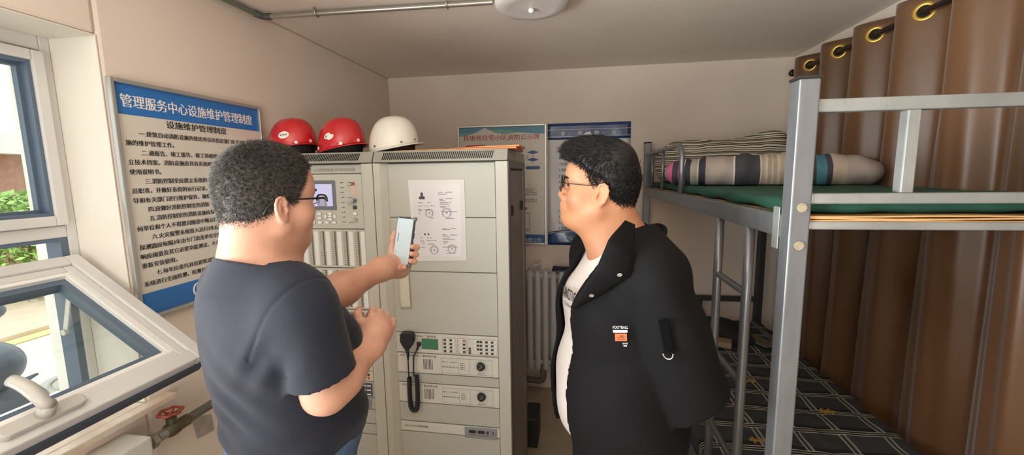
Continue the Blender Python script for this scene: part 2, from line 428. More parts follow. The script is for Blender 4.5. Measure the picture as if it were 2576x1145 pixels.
# ---- board on the left wall
PX = LX+.004
def leftpt(y, z, x=PX): return np.array([x, y, z])
UY = np.array([0, 1, 0]); UZ = np.array([0, 0, 1]); UX = np.array([1, 0, 0])
m_alu = mat('brushed aluminium', 'B9B9B4', .35, metal=.6)
m_blue = mat('print blue', '2F74BE', .4); m_paper = mat('board white', 'DCD6CB', .35); m_ink = mat('print black', '20201F', .6)
m_white = mat('print white', 'F0EEE8', .5)
def framed(name, label, lo, hi, xw=.018, bw=.014):
    """a board on the left wall: lo, hi are (y, z)"""
    t = thing(name, label, 'sign', (PX, (lo[0]+hi[0])/2, lo[1]))
    fr = MB(); y0, z0 = lo; y1, z1 = hi
    fr.box((PX, y0, z0), (PX+xw, y0+bw, z1)); fr.box((PX, y1-bw, z0), (PX+xw, y1, z1)); fr.box((PX, y0+bw, z1-bw), (PX+xw, y1-bw, z1)); fr.box((PX, y0+bw, z0), (PX+xw, y1-bw, z0+bw))
    fr.build('frame', m_alu, t, bevel=.003)
    return t
BL0, BL1 = (1.139, 1.252), (1.779, 2.066)
bd = framed('notice_board', 'large framed notice board with blue header and black Chinese rules on left wall', BL0, BL1)
MB().box((PX, BL0[0]+.01, BL0[1]+.01), (PX+.006, BL1[0]-.01, BL1[1]-.01)).build('panel', m_paper, bd)
xp = PX+.0065
MB().box((PX+.005, BL0[0]+.0145, 1.953), (xp, BL1[0]-.0145, BL1[1]-.0145)).build('header_band', m_blue, bd)
MB().box((PX+.005, BL0[0]+.0145, BL0[1]+.0145), (xp, BL1[0]-.0145, 1.345)).build('footer_band', m_blue, bd)
tx = MB(); text(tx, '管理服务中心设施维护管理制度', (xp+.0006, 1.172, 1.981), UY, UZ, .046, .556, bold=.0011); tx.build('title_lettering', m_white, bd, label='white Chinese title on the blue header')
tx = MB(); X0 = xp+.0006
text(tx, '设施维护管理制度', (X0, 1.318, 1.924), UY, UZ, .029, .262, bold=.0008)
rules = ['    一.建筑自动消防设施的使用单位应指定部门负责消防设', '施的维护管理工作。', '    二.通报告、竣工报告、竣工验收情况', '立技术挡案。消防设施应具有系统竣工', '使用说明书。',
 '    三.消防控制室应建立系统的值班人', '员职责，并做好系统的运行记录，', '导和有关部门进行维护保养，确保', '    四.应做好消防控制室的消防', '    五.消防控制室的消防设施应保', '何单位和个人不得擅自随意中断运行',
 '    六.火灾报警系统投入运行2年后，', '探测器应每隔3年由专门清洗单位全部清洗', '响应阈值及其它必要功能测试，不合格', '重新安装使用。', '    七.每年应委托具有建筑消防', '系统进行全面检测，检测合格']
for i, s_ in enumerate(rules):
    ind = s_.startswith('    '); text(tx, s_.strip(), (X0, 1.172+(.046 if ind else 0), 1.886-.0323*i), UY, UZ, .0200, bold=.0006)
tx.build('rules_lettering', m_ink, bd, label='black Chinese rules on white')
# white dolphin emblem in the footer
em = MB(); ce = (1.372, 1.306)
ringp = [np.array([X0, ce[0]+.022*math.cos(a), ce[1]+.026*math.sin(a)]) for a in np.linspace(math.radians(70), math.radians(330), 22)]
em.tube(ringp, .002, 6, rs=[.0012+.0022*math.sin(math.pi*i/21) for i in range(22)])
pl = [(-.012, .012), (-.004, .021), (.004, .024), (.012, .020), (.017, .011), (.014, .012), (.016, .003), (.012, -.008), (.017, -.012), (.008, -.012), (.004, -.018), (.006, -.009), (.009, .002), (.005, .009), (-.003, .010)]
em.prism(pl, (X0, ce[0], ce[1]), UY, UZ, UX, .0006)
em.build('emblem', m_white, bd, label='white leaping dolphin emblem in a ring')

# ---- heating pipe with valve below the sill
m_pipe = mat('tarnished grey pipe', '77736B', .5, metal=.35, var=.3, scale=25, bump=.3)
PZ, PXX = .858, LX+.07
pt = thing('heating_pipe', 'tarnished grey heating pipe running along the left wall below the marble sill', 'pipe', (PXX, 1.3, PZ))
p = MB(); p.cyl((PXX, 1.20, PZ), (PXX, 1.695, PZ), .0165, 20); p.build('pipe', m_pipe, pt, auto=True)
p = MB()
p.cyl((PXX, 1.175, PZ), (PXX, 1.212, PZ), .022, 8); p.cyl((PXX, 1.13, PZ), (PXX, 1.175, PZ), .019, 16); p.lathe([(.014, -.03), (.024, -.018), (.026, 0), (.024, .018), (.014, .03)], (PXX, 1.155, PZ), (0, 1, 0), 18)
p.cyl((PXX, 1.155, PZ+.005), (PXX, 1.155, PZ+.045), .0165, 14); p.cyl((PXX, 1.155, PZ+.04), (PXX, 1.155, PZ+.058), .005, 10)
p.build('valve_body', mat('bronze valve', '6B6450', .45, metal=.5, var=.3, scale=30, bump=.3), pt, auto=True)
p = MB()
p.cyl((PXX, 1.10, PZ), (PXX, 1.132, PZ), .018, 14); p.lathe([(.016, 0), (.026, .004), (.026, .022), (.018, .027)], (PXX, 1.072, PZ), (0, 1, 0), 6); p.cyl((PXX, 1.05, PZ), (PXX, 1.08, PZ), .016, 14)
p.build('coupling', mat('galvanised coupling', 'A8A69F', .4, metal=.6, var=.2, scale=30), pt, auto=True)
p = MB(); wc = np.array([PXX, 1.155, PZ+.058]); R_ = .033
p.tube([wc+np.array([R_*(1+.09*math.cos(6*a))*math.cos(a), R_*(1+.09*math.cos(6*a))*math.sin(a), .006]) for a in np.linspace(0, 2*math.pi, 48, endpoint=False)], .0048, 8, closed=True)
for k in range(6):
    a = k*math.pi/3; p.tube([wc+np.array([.006*math.cos(a), .006*math.sin(a), -.002]), wc+np.array([.02*math.cos(a), .02*math.sin(a), 0]), wc+np.array([R_*math.cos(a), R_*math.sin(a), .006])], .0036, 6)
p.lathe([(.009, -.005), (.009, .004), (.004, .007)], wc, (0, 0, 1), 12)
p.build('handwheel', mat('chipped red paint', 'A8503F', .5, var=.4, scale=60, bump=.3), pt, smooth=True, label='red cast handwheel')
tag(MB().box((LX+.003, .93, .78), (LX+.115, 1.052, .905)).build('junction_box', mat('white plastic box', 'DCD8D0', .4), bevel=.008, segs=3), 'white plastic box on the wall under the marble sill', 'box')
g = MB(); g.prism([(1.287, .812), (1.372, .772), (1.378, .700), (1.300, .712)], (LX+.0008, 0, 0), UY, UZ, UX, .0012)
tag(g.build('paper_patch', mat('grey stuck paper', 'AFA69F', .8, var=.2, scale=30)), 'grey paper stuck to the wall below the heating pipe', 'paper')

# ---- ceiling lamp and conduit
m_lamp = mat('opal plastic', 'D6CFCB', .35)
lc = np.array([-.203, 1.845, HH])
lt = thing('ceiling_lamp', 'round white plastic ceiling lamp, unlit', 'lamp', tuple(lc))
MB().lathe([(.155, 0), (.157, -.012), (.150, -.018)], lc, (0, 0, 1), 48).build('base_plate', mat('lamp base', 'C9C4C0', .4), lt, auto=True)
MB().lathe([(.148, -.0185), (.153, -.025), (.155, -.045), (.150, -.058), (.138, -.066), (.105, -.069), (.095, -.0675), (.06, -.066), (.0, -.066)], lc, (0, 0, 1), 64).build('lamp_shade', m_lamp, lt, smooth=True)
MB().lathe([(.004, -.066), (.011, -.069), (.013, -.076), (.009, -.083), (0, -.086)], lc, (0, 0, 1), 20).build('knob', m_white, lt, smooth=True)
m_steel = mat('galvanised conduit', 'B5B2AA', .28, metal=.75, aniso=(1, 30, 30), var=.2, scale=20)
ct = thing('conduit', 'galvanised cable conduit on the ceiling with a dark corner elbow', 'pipe', (-.9, 1.84, HH-.03))
zc = HH-.020
MB().cyl((-1.425, 1.826, zc), (-.372, 1.866, zc), .0115, 14).build('pipe', m_steel, ct, auto=True)
MB().cyl((-1.458, 1.79, zc), (-1.484+.012, 1.05, zc), .0115, 14).build('pipe', mat('grey green conduit', '6F726A', .5), ct, auto=True)
MB().tube([(-1.415, 1.827, zc), (-1.44, 1.825, zc), (-1.453, 1.815, zc), (-1.458, 1.78, zc)], .0145, 12).build('elbow', mat('dark elbow', '4A4648', .5), ct, smooth=True)
for x in (-1.187, -.575):
    y = 1.826+(x+1.425)*.038; g = MB()
    g.tube([(x, y-.022, HH-.0045), (x, y-.014, zc-.005), (x, y-.008, zc-.0125), (x, y, zc-.0142), (x, y+.008, zc-.0125), (x, y+.014, zc-.005), (x, y+.022, HH-.0045)], .0035, 6)
    g.cyl((x, y-.024, HH-.006), (x, y-.024, HH-.001), .006, 10); g.build('clip', m_steel, ct, smooth=True)

# ---- outside
gm = mat('pale concrete', 'B9B8AE', .9, var=.1, scale=1)
struct(MB().box((-40, -20, -.25), (WOUT-.01, 40, -.05)).build('ground', gm))
def outbox(name, lo, hi, m, label, cat):
    return tag(MB().box(lo, hi).build(name, m, bevel=.01), label, cat)
outbox('kerb_line', (-6.27, -8, -.049), (-6.1, 12, -.03), mat('yellow line', 'DCC67A', .8), 'faded yellow line on the ground outside', 'road marking')
outbox('pavement', (-9.4, -8, -.049), (-6.28, 12, .02), mat('pavement', 'C6B19A', .9, var=.15, scale=4), 'tan paved footway outside beyond the yellow line', 'pavement')
t = thing('manhole_cover', 'round manhole cover in the grey road outside', 'manhole cover', (-4.4, 2.9, -.05))
MB().lathe([(.32, 0), (.32, .012), (0, .012)], (-4.4, 2.9, -.05), n=32).build('lid', mat('manhole', '9A968C', .8), t)
g = MB()
for k in (.08, .16, .24): g.tube([(-4.4+k*math.cos(a), 2.9+k*math.sin(a), -.036) for a in np.linspace(0, 2*math.pi, 24, endpoint=False)], .012, 6, closed=True)
g.build('ribs', mat('manhole ribs', '86827A', .8), t)
t = thing('brick_building', 'low building with red brick wall and white eave beyond the bushes', 'building', (-10.5, 6, -.05))
m_brick = mat('red brick', 'BE8C78', .9, var=.2, scale=12)
MB().box((-12, 3.0, -.05), (-10, 9, 2.2)).build('wall', m_brick, t)
MB().box((-12.4, 2.6, 2.2), (-9.6, 9.4, 2.55)).build('roof', m_out, t)
g = MB(); g.box((-10.0, 3.6, .8), (-9.97, 4.9, 1.9)); g.build('window', mat('dark window', '4F5358', .3), t)
random.seed(4)
def bush(cx, cy, r, h, n, label):
    t = thing('bush', label, 'bush', (cx, cy, .021)); g = MB()
    for i in range(n):
        a = random.uniform(0, 2*math.pi); b = math.acos(random.uniform(-.3, 1)); q = random.uniform(.75, 1.05)
        p = np.array([cx+r*q*math.sin(b)*math.cos(a), cy+r*q*math.sin(b)*math.sin(a), h*.45+h*.55*q*math.cos(b)])
        u = unit(np.random.RandomState(i).normal(size=3)); v = unit(np.cross(u, (random.random(), .3, 1))); s_ = random.uniform(.035, .075)
        g.add([p-u*s_, p+v*s_*.45, p+u*s_, p-v*s_*.45], [(0, 1, 2, 3)])
    f = g.build('foliage', mat('leaf green', '93B560', .7, var=.35, scale=5), t)
    MB().cyl((cx, cy, .021), (cx, cy, h*.5), .04, 8).build('stem', mat('bark', '6B5A45', .9), t)
bush(-8.2, 4.9, 1.0, 1.55, 5200, 'round green bush in front of the brick building outside')
bush(-7.6, 7.3, 1.1, 1.3, 5200, 'broad green bush outside, seen over the lower sash')
# ledge outside the window
struct(MB().box((WOUT-.11, WY0-.05, WZ0-.05), (WOUT-.001, WY1+.05, WZ0-.022)).build('trim_5', m_out))
# scooter outside, of which the saddle and the mirror show through the tilted pane
m_scoot = mat('dark slate plastic', '4A5260', .35); m_rub = mat('rubber', '2A2A2C', .8)
sx, sy = -2.72, 1.38
t = thing('motor_scooter', 'dark grey scooter parked outside, its rounded saddle seen through the tilted pane', 'scooter', (sx, sy, -.05))
g = MB(); g.sphere((sx, sy, .88), (.15, .155, .125), 28, 18); g.build('saddle', m_scoot, t, smooth=True)
g = MB(); g.sphere((sx, sy-.02, .60), (.13, .26, .20), 24, 14); g.sphere((sx, sy-.55, .55), (.12, .12, .38), 20, 12); g.box((sx-.12, sy-.6, .16), (sx+.12, sy+.1, .24)); g.build('body', m_scoot, t, smooth=True)
for y in (sy+.38, sy-.72):
    g = MB(); g.tube([(sx, y+.19*math.cos(a), .19+.19*math.sin(a)) for a in np.linspace(0, 2*math.pi, 28, endpoint=False)], .05, 10, closed=True); g.cyl((sx-.05, y, .19), (sx+.05, y, .19), .05, 14); g.build('wheel', m_rub, t, smooth=True)
g = MB(); g.tube([(sx, sy-.68, .25), (sx, sy-.5, 1.0)], .03, 10); g.tube([(sx-.3, sy-.45, 1.02), (sx, sy-.5, 1.0), (sx+.3, sy-.45, 1.02)], .014, 8); g.build('handlebar', m_rub, t, smooth=True)
g = MB(); g.tube([(sx+.15, sy-.48, 1.0), (sx+.1, sy-.2, 1.12), (sx, sy+.02, 1.13)], .006, 6); g.sphere((sx, sy+.06, 1.13), (.03, .075, .045), 16, 10); g.build('mirror', m_scoot, t, smooth=True)
g = MB(); g.tube([(sx, sy-.05, .745), (sx+.01, sy+.12, .750), (sx+.01, sy+.2, .765)], .02, 10, rs=[.02, .018, .006]); g.build('grab_rail', m_scoot, t, smooth=True)
# ------------------------------------------------------------------ back wall: two notices and the radiator
WY = BY-.002
def bpx(x, y): return at(x, y, 'Y', WY-.016)
t = thing('notice_board', 'aluminium framed fire safety notice with red Chinese title and blue flow chart on back wall', 'sign', (-.587, WY, 1.187))
bx0, bx1, bz0, bz1 = -.937, -.240, 1.187, 2.113
g = MB(); y0 = WY-.016
g.box((bx0, y0, bz0), (bx0+.016, WY, bz1)); g.box((bx1-.016, y0, bz0), (bx1, WY, bz1)); g.box((bx0+.016, y0, bz1-.016), (bx1-.016, WY, bz1)); g.box((bx0+.016, y0, bz0), (bx1-.016, WY, bz0+.016))
g.build('frame', mat('pale aluminium', 'CFCCC0', .3, metal=.5), t, bevel=.003)
yp = WY-.006
MB().box((bx0+.01, yp, bz0+.01), (bx1-.01, WY, bz1-.01)).build('panel', m_paper, t)
NX = np.array([1., 0, 0]); NZ = np.array([0, 0, 1.]); NY = np.array([0, -1., 0])
def flat(mb, poly, yy, d=.0006): mb.prism(poly, (0, yy, 0), NX, NZ, NY, d)
ix0, ix1, iz1 = bx0+.016, bx1-.016, bz1-.016; w_ = ix1-ix0
g = MB()
wave = [(0, .064), (.08, .060), (.17, .045), (.25, .022), (.305, .004), (.36, .020), (.43, .042), (.52, .052), (.60, .050), (.70, .043), (.80, .050), (.90, .057), (1, .058)]
flat(g, [(ix0, iz1), (ix1, iz1)]+[(ix0+a*w_, iz1-b) for a, b in reversed(wave)], yp); g.build('wave_band', mat('print teal blue', '5B93AE', .4), t)
g = MB()
flat(g, [(ix0, iz1-.062), (ix0, iz1-.046), (ix0+.10*w_, iz1-.042), (ix0+.19*w_, iz1-.038), (ix0+.12*w_, iz1-.054)], yp-.0006); g.build('wave_accent', mat('print teal green', '74B0A4', .4), t); g = MB()
flat(g, [(ix0+.36*w_, iz1-.020), (ix0+.5*w_, iz1-.018), (ix0+.62*w_, iz1-.028), (ix0+.7*w_, iz1-.042), (ix0+.6*w_, iz1-.049), (ix0+.5*w_, iz1-.050), (ix0+.43*w_, iz1-.040)], yp-.0006); g.build('wave_accent', mat('print teal green', '74B0A4', .4), t)
m_red = mat('print red', 'BE2F45', .5)
g = MB(); a = bpx(1165, 355); b = bpx(1357, 355); text(g, '祥惠苑住宅小区消防公示牌', (a[0], yp-.0008, a[2]+.003), NX, NZ, .046, b[0]-a[0], bold=.0005); g.build('title_lettering', m_red, t, label='red Chinese title')
for cx, hw in ((1196, 25), (1285, 26)):
    g = MB(); a = bpx(cx-hw, 370); b = bpx(cx+hw, 370); r_ = .012
    pl = [(b[0]-r_+r_*math.cos(q), a[2]+r_*math.sin(q)) for q in np.linspace(-math.pi/2, math.pi/2, 7)]+[(a[0]+r_+r_*math.cos(q), a[2]+r_*math.sin(q)) for q in np.linspace(math.pi/2, 1.5*math.pi, 7)]
    flat(g, pl, yp); g.build('tag', m_red, t)
m_navy = mat('print navy', '2E4F8C', .4)
g = MB(); k = MB()
for y_ in (383, 401.5):
    c = bpx(1340, y_); flat(g, [(c[0]-.046, c[2]), (c[0], c[2]-.0155), (c[0]+.046, c[2]), (c[0], c[2]+.0155)], yp)
    text(k, '消防值班员', (c[0]-.024, yp-.0008, c[2]-.004), NX, NZ, .009, .048)
c = bpx(1340, 422); r_ = .0125
flat(g, [(c[0]+.043+r_*math.cos(q), c[2]+r_*math.sin(q)) for q in np.linspace(-math.pi/2, math.pi/2, 7)]+[(c[0]-.043+r_*math.cos(q), c[2]+r_*math.sin(q)) for q in np.linspace(math.pi/2, 1.5*math.pi, 7)], yp)
text(k, '通知消防控制室', (c[0]-.042, yp-.0008, c[2]-.0055), NX, NZ, .012, .084)
c = bpx(1305, 380); flat(g, [(c[0]-.04, c[2]-.012), (c[0]+.03, c[2]-.012), (c[0]+.03, c[2]+.012), (c[0]-.04, c[2]+.012)], yp)
g.build('flow_chart', m_navy, t)
g = MB()
for p in (((1340, 390), (1340, 394)), ((1340, 408.5), (1340, 413))):
    a = bpx(*p[0]); b = bpx(*p[1]); flat(g, [(a[0]-.0015, b[2]), (a[0]+.0015, b[2]), (a[0]+.0015, a[2]), (a[0]-.0015, a[2])], yp)
a = bpx(1321, 401); b = bpx(1328, 389); flat(g, [(a[0], a[2]), (a[0]+.004, a[2]), (b[0]+.004, b[2]), (b[0], b[2])], yp)
for i, (yy, s_) in enumerate(((466, '一 · 二 一'), (475, '一、消防工作人员一'), (480, '二、及时报警报告，迅'), (485, '第一时间组织扑救初起'), (490, '（一）疏散人员及物'), (502, '本单位消防控制室值班、电'), (507, '话及消防负责人联系电话'))):
    a = bpx(1318, yy+2); text(g, s_, (a[0]-.03, yp-.0008, a[2]), NX, NZ, .0135, .13)
a = bpx(1322, 581); b = bpx(1332.5, 536)
for q in ((a[0]-.05, a[2], b[0], a[2]+.003), (a[0]-.05, b[2]-.003, b[0], b[2]), (b[0]-.003, a[2], b[0], b[2])): flat(g, [(q[0], q[1]), (q[2], q[1]), (q[2], q[3]), (q[0], q[3])], yp)
text(g, '备', (b[0]-.026, yp-.0008, a[2]+.008), NX, NZ, .015)
g.build('body_lettering', m_ink, t)
g = MB(); c = bpx(1322, 525); flat(g, [(c[0]+.012*math.cos(q), c[2]+.012*math.sin(q)) for q in np.linspace(0, 2*math.pi, 16, endpoint=False)], yp); g.build('seal_dot', mat('print brick', 'A0503C', .5), t)
g = MB(); flat(g, [(ix0, bz0+.016), (ix1, bz0+.016), (ix1, bz0+.08), (ix0, bz0+.08)], yp); g.build('footer_band', mat('print blue deep', '2C5E9C', .4), t)
g = MB(); a = bpx(1361, 608); text(g, '祥惠苑物业服务有限公司', (a[0], yp-.0014, a[2]-.004), NX, NZ, .036, align='r'); g.build('footer_lettering', m_white, t)

t = thing('notice_poster', 'glossy unframed poster with navy header and footer behind the man in the black jacket', 'poster', (.07, WY, 1.19))
px0, px1, pz0, pz1 = -.232, .374, 1.189, 2.108
m_gl = mat('laminated white', 'C9C6C4', .32, coat=.15); m_gn = mat('laminated navy', '26467F', .16, coat=.35)
MB().grid(lambda a, b: (px0+(px1-px0)*a, WY-.003-.003*math.sin(a*7+b*5)**2-.004*max(0, b-.86)*7*math.sin(a*9)**2, pz0+(pz1-pz0)*b), 24, 30).build('sheet', m_gl, t, smooth=True, solid=.0012)
g = MB()
g.grid(lambda a, b: (px0+(px1-px0)*a, WY-.0055-.003*math.sin(a*7+(.87+.13*b)*5)**2-.004*max(0, (.87+.13*b)-.86)*7*math.sin(a*9)**2, pz1-.118+.118*b), 24, 6)
g.build('header_band', m_gn, t, smooth=True, solid=.0008)
g = MB()
g.grid(lambda a, b: (px0+(px1-px0)*a, WY-.0055-.003*math.sin(a*7+.14*b*5)**2, pz0+b*(.098+.028*(1-(2*a-1)**2))), 24, 6); g.build('footer_band', m_gn, t, smooth=True, solid=.0008)
g = MB()
g.tube([(px0+(px1-px0)*a, WY-.0125, pz0+.088+.028*(1-(2*a-1)**2)) for a in np.linspace(0, 1, 20)], .0022, 6); g.build('pinstripe', m_white, t); g = MB()
g.tube([(px0+.002, WY-.0125, pz1-.047), (px1-.002, WY-.0125, pz1-.047)], .0016, 6); g.build('pinstripe', m_white, t); g = MB()
g.tube([(px0+.002, WY-.0125, pz1-.098), (px1-.002, WY-.0125, pz1-.098)], .0016, 6)
g.build('pinstripe', m_white, t)
g = MB()
for i, s_ in enumerate(['誉', '|', '港', '', '物', '|', '业', '|']):
    if s_: text(g, s_, (-.135+.062*i, WY-.0135, pz1-.088), NX, NZ, .036 if s_ != '|' else .026)
flat(g, [(.035, pz1-.088), (.055, pz1-.066), (.065, pz1-.074), (.075, pz1-.060), (.098, pz1-.088)], WY-.0135)
text(g, 'Y U G A N G   W U Y E', (-.155, WY-.0135, pz0+.045), NX, NZ, .034, .45)
g.build('band_lettering', m_white, t, label='pale lettering on the navy bands')
g = MB(); zz = pz1-.19
text(g, '消防安全管理制度', (-.165, WY-.009, zz-.02), NX, NZ, .048, bold=.0006)
for i, s_ in enumerate(['物业项目消防安全管理', '1.加强消防安全宣传', '2.消防器材定期检查', '3.持证上岗', '4.严禁违章', '5.疏散通道畅通', '6.定期演练', '', '', '1.值班', '2.记录', '3.巡查', '4.保持消防通道']):
    if s_: text(g, s_, (-.150, WY-.009, zz-.075-.0445*i), NX, NZ, .026)
g.build('rules_lettering', m_ink, t)

# radiator
m_rad = mat('radiator enamel', 'CFCDCF', .35)
t = thing('radiator', 'pale grey column radiator on the back wall beside the tall cabinets', 'radiator', (-.2, BY-.1, 0))
g = MB(); ry = BY-.115
for i in range(13):
    x = -.665+.0603*i
    col = MB()
    col.tube([(x, ry, .215), (x, ry, .235), (x, ry, .985), (x, ry, 1.005)], .023, 16, rs=[.017, .0235, .0235, .017])
    col.tube([(x, ry+.055, .235), (x, ry+.055, .985)], .02, 12)
    col.build('column', m_rad, t, auto=True)
g.tube([(-.69, ry+.025, .262), (.09, ry+.025, .262)], .019, 12); g.build('header_tube', m_rad, t, smooth=True); g = MB(); g.tube([(-.69, ry+.025, .96), (.09, ry+.025, .96)], .019, 12); g.build('header_tube', m_rad, t, smooth=True)
g = MB(); g.tube([(-.355, ry, .99), (-.355, ry, 1.035), (-.33, ry, 1.045), (-.29, ry, 1.045)], .012, 10); g.cyl((-.29, ry, 1.03), (-.29, ry, 1.07), .014, 12); g.build('air_valve', m_rad, t, smooth=True)
g = MB(); g.tube([(-.62, ry+.02, .13), (-.30, ry+.02, .105), (-.275, ry+.02, .112), (-.265, ry+.02, .135), (-.265, ry+.02, .24)], .024, 12); g.build('feed_pipe', mat('dark feed pipe', '6E655C', .5), t, smooth=True, label='dark brown feed pipe under the columns')
g = MB(); g.grid(lambda a, b: (-.19+.17*a, ry-.05+.13*b, 1.022+.008*math.sin(3*a)*math.cos(4*b)), 10, 8)
tag(g.build('cloth', mat('navy cloth', '1E2A4A', .85), smooth=True, solid=.012, loc=(-.1, ry, 1.01)), 'folded navy cloth lying on top of the radiator', 'cloth')
g = MB(); c0 = at(1326, 1145, 'Y', 2.55)
tag(MB().box((-.33, 2.42, 0), (-.245, 2.62, .20)).build('bin', mat('black plastic', '252422', .5), bevel=.01), 'black plastic bin on the floor behind the right cabinet', 'bin')

# ------------------------------------------------------------------ the two control cabinets
CY0 = 1.70; CZ = 1.845
m_cab = mat('warm grey enamel', 'C2C0B5', .42, var=.03, scale=3)
m_pan = mat('panel grey enamel', 'B8B7AE', .45, var=.03, scale=3)
m_cap = mat('cap grey enamel', '9C9B90', .42)
m_side = mat('shaded side grey', '8A837A', .45)  # shade of the side turned from the window, put into the grey
m_slot = mat('dark slot', '26241F', .8)
m_seam = mat('seam shadow gap', '6B675C', .8)
def zof(y): return float(at(1115, y, 'Y', CY0+.014)[2])
def cabinet(name, label, x0, x1, side_gap):
    t = thing(name, label, 'cabinet', ((x0+x1)/2, CY0+.28, 0))
    d = .56
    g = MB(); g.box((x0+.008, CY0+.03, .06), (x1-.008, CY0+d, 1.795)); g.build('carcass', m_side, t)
    g = MB(); g.box((x0+.02, CY0+.05, 0), (x1-.02, CY0+d-.03, .06)); g.build('plinth', m_slot, t)
    g = MB()
    g.prism([(x0, CY0), (x0+.030, CY0), (x0+.062, CY0+.022), (x0+.062, CY0+.03), (x0, CY0+.03)], (0, 0, .06), UX, UY, UZ, 1.734)
    g.prism([(x1, CY0), (x1-.052, CY0), (x1-.056, CY0+.018), (x1-.056, CY0+.03), (x1, CY0+.03)], (0, 0, .06), UX, UY, UZ, 1.734)
    g.box((x0+.062, CY0+.004, .06), (x1-.056, CY0+.03, .14))
    g.build('door_frame', m_cab, t, bevel=.0025)
    # cap with louvres
    g = MB(); zc0 = 1.797
    g.prism([(CY0-.002, zc0), (CY0+.020, CZ), (CY0+d-.02, CZ), (CY0+d, zc0)], (x0+.001, 0, 0), UY, UZ, UX, x1-x0-.002)
    g.build('cap', m_cap, t, bevel=.002)
    g = MB(); n = 58
    sl_ = np.array([0, .022/.048, 1]); sl_ = sl_/np.linalg.norm(sl_)
    for i in range(n):
        xx = x0+.047+(x1-x0-.112)*i/(n-1); c = np.array([xx, CY0+.0085, zc0+.0255])
        ax = unit(UX+.0*UZ); az = unit(sl_+.18*UX)
        g.obox(c, ax, np.cross(az, ax), az, (.0014, .0022, .0165))
    g.build('louvre', m_slot, t)
    g = MB(); g.box((x0+.004, CY0-.0015, 1.7935), (x1-.004, CY0+.006, 1.7975)); g.build('cap_seam', m_slot, t)
    return t
XA0, XA1, XB0, XB1 = -1.468, -.8895, -.8865, -.290
cb = cabinet('control_cabinet', 'tall warm grey cabinet with documents, microphone and amplifiers, right of the two', XB0, XB1, 0)
ca = cabinet('control_cabinet', 'tall warm grey fire alarm cabinet with screen and rows of buttons, left of the two', XA0, XA1, 0)
# side panel of the right cabinet
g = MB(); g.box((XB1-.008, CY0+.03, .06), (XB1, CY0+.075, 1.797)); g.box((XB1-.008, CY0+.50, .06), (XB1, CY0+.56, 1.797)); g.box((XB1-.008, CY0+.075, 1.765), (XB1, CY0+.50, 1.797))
g.build('side_frame', mat('shaded side enamel', '746E66', .45), cb)  # darker copy of the enamel, side shade put into its colour
for y in (CY0+.115, CY0+.43):
    MB().box((XB1-.009, y-.012, 1.555), (XB1+.003, y+.012, 1.60)).build('side_latch', m_slot, cb)
g = MB(); g.box((XB1-.006, CY0+.09, 1.757), (XB1-.002, CY0+.48, 1.763)); g.build('side_seam', m_slot, cb)
# module panels of the right cabinet
px_l, px_r = XB0+.063, XB1-.057; yf = CY0+.014
def panel(parent, name, z0, z1, xl=px_l, xr=px_r, y=yf, m=None):
    return MB().box((xl, y, z0+.0012), (xr, y+.012, z1-.0012)).build(name, m or m_pan, parent, bevel=.001)
zs = [1.792, 1.556, 1.314, 1.027]
panel(cb, 'blank_panel', 1.557, 1.791); panel(cb, 'blank_panel', 1.315, 1.555); panel(cb, 'blank_panel', 1.028, 1.313)
MB().box((px_l-.001, yf+.004, .15), (px_r+.001, yf+.014, 1.793)).build('seam_backing', m_seam, cb)
m_mod = mat('module face', 'D2CFC6', .4)
def fpx(x, y): return at(x, y, 'Y', yf)
YT = yf-.0006
def ftext(mb, s, x, y, size, width=None):
    p = fpx(x, y); text(mb, s, (p[0], YT, p[2]), NX, NZ, size, width)
def frect(mb, x0, y0, x1, y1, d=.0008, yy=None):
    a = fpx(x0, y1); b = fpx(x1, y0); yy = yf if yy is None else yy
    mb.box((a[0], yy-d, a[2]), (b[0], yy, b[2]))
# broadcast control panel
bc = panel(cb, 'broadcast_panel', .931, 1.026, m=m_mod)
def wpt(u, z): return np.array([px_l+(px_r-px_l)*u, YT, z])
g = MB(); text(g, 'GST-GBFB-200A 广播控制盘', (px_l+.055, YT, 1.008), NX, NZ, .0115, .135); text(g, 'GST', (px_l+.010, YT, 1.008), NX, NZ, .012, .03)
g.build('lettering', m_ink, bc)
g = MB(); g.box((-.700, YT-.0015, .953), (-.626, YT, 1.000)); g.build('display', mat('green liquid crystal', '3D7A5C', .2), bc, bevel=.001)
g = MB(); g.box((-.702, YT-.0010, .951), (-.624, YT, 1.002)); g.build('display_bezel', mat('olive bezel', '6E7A5E', .4), bc)
g = MB()
def outline(mb, x0, z0, x1, z1, t_=.0009):
    mb.box((x0, YT-.0004, z0), (x1, YT, z0+t_)); mb.box((x0, YT-.0004, z1-t_), (x1, YT, z1)); mb.box((x0, YT-.0004, z0), (x0+t_, YT, z1)); mb.box((x1-t_, YT-.0004, z0), (x1, YT, z1))
outline(g, -.603, .938, -.540, 1.011); outline(g, -.534, .938, -.490, 1.011); outline(g, -.484, .937, -.346+.001-.005, 1.011)
g.build('button_outline', mat('print grey', '6E6A70', .5), bc)
m_key = mat('dark key', '3A3836', .4); m_kw = mat('white key', 'EDEBE4', .4); m_kr = mat('red key', 'C8555A', .4)
def key(parent, x, z, flipk=False, m=None, w_=.0115, h_=.0085):
    a = MB(); a.box((x-w_/2+(-.0057 if not flipk else .0057), YT-.0025, z-h_/2), (x+w_/2+(-.0057 if not flipk else .0057), YT, z+h_/2)); a.build('key', m or m_key, parent, bevel=.0008)
    b = MB(); pl = [(h_/2*math.cos(q), h_/2*math.sin(q)) for q in np.linspace(0, 2*math.pi, 14, endpoint=False)]
    b.prism(pl, (x+(.0057 if not flipk else -.0057), YT-.002, z), NX, NZ, np.array([0, 1., 0]), .002); b.build('indicator', m_kw, parent)
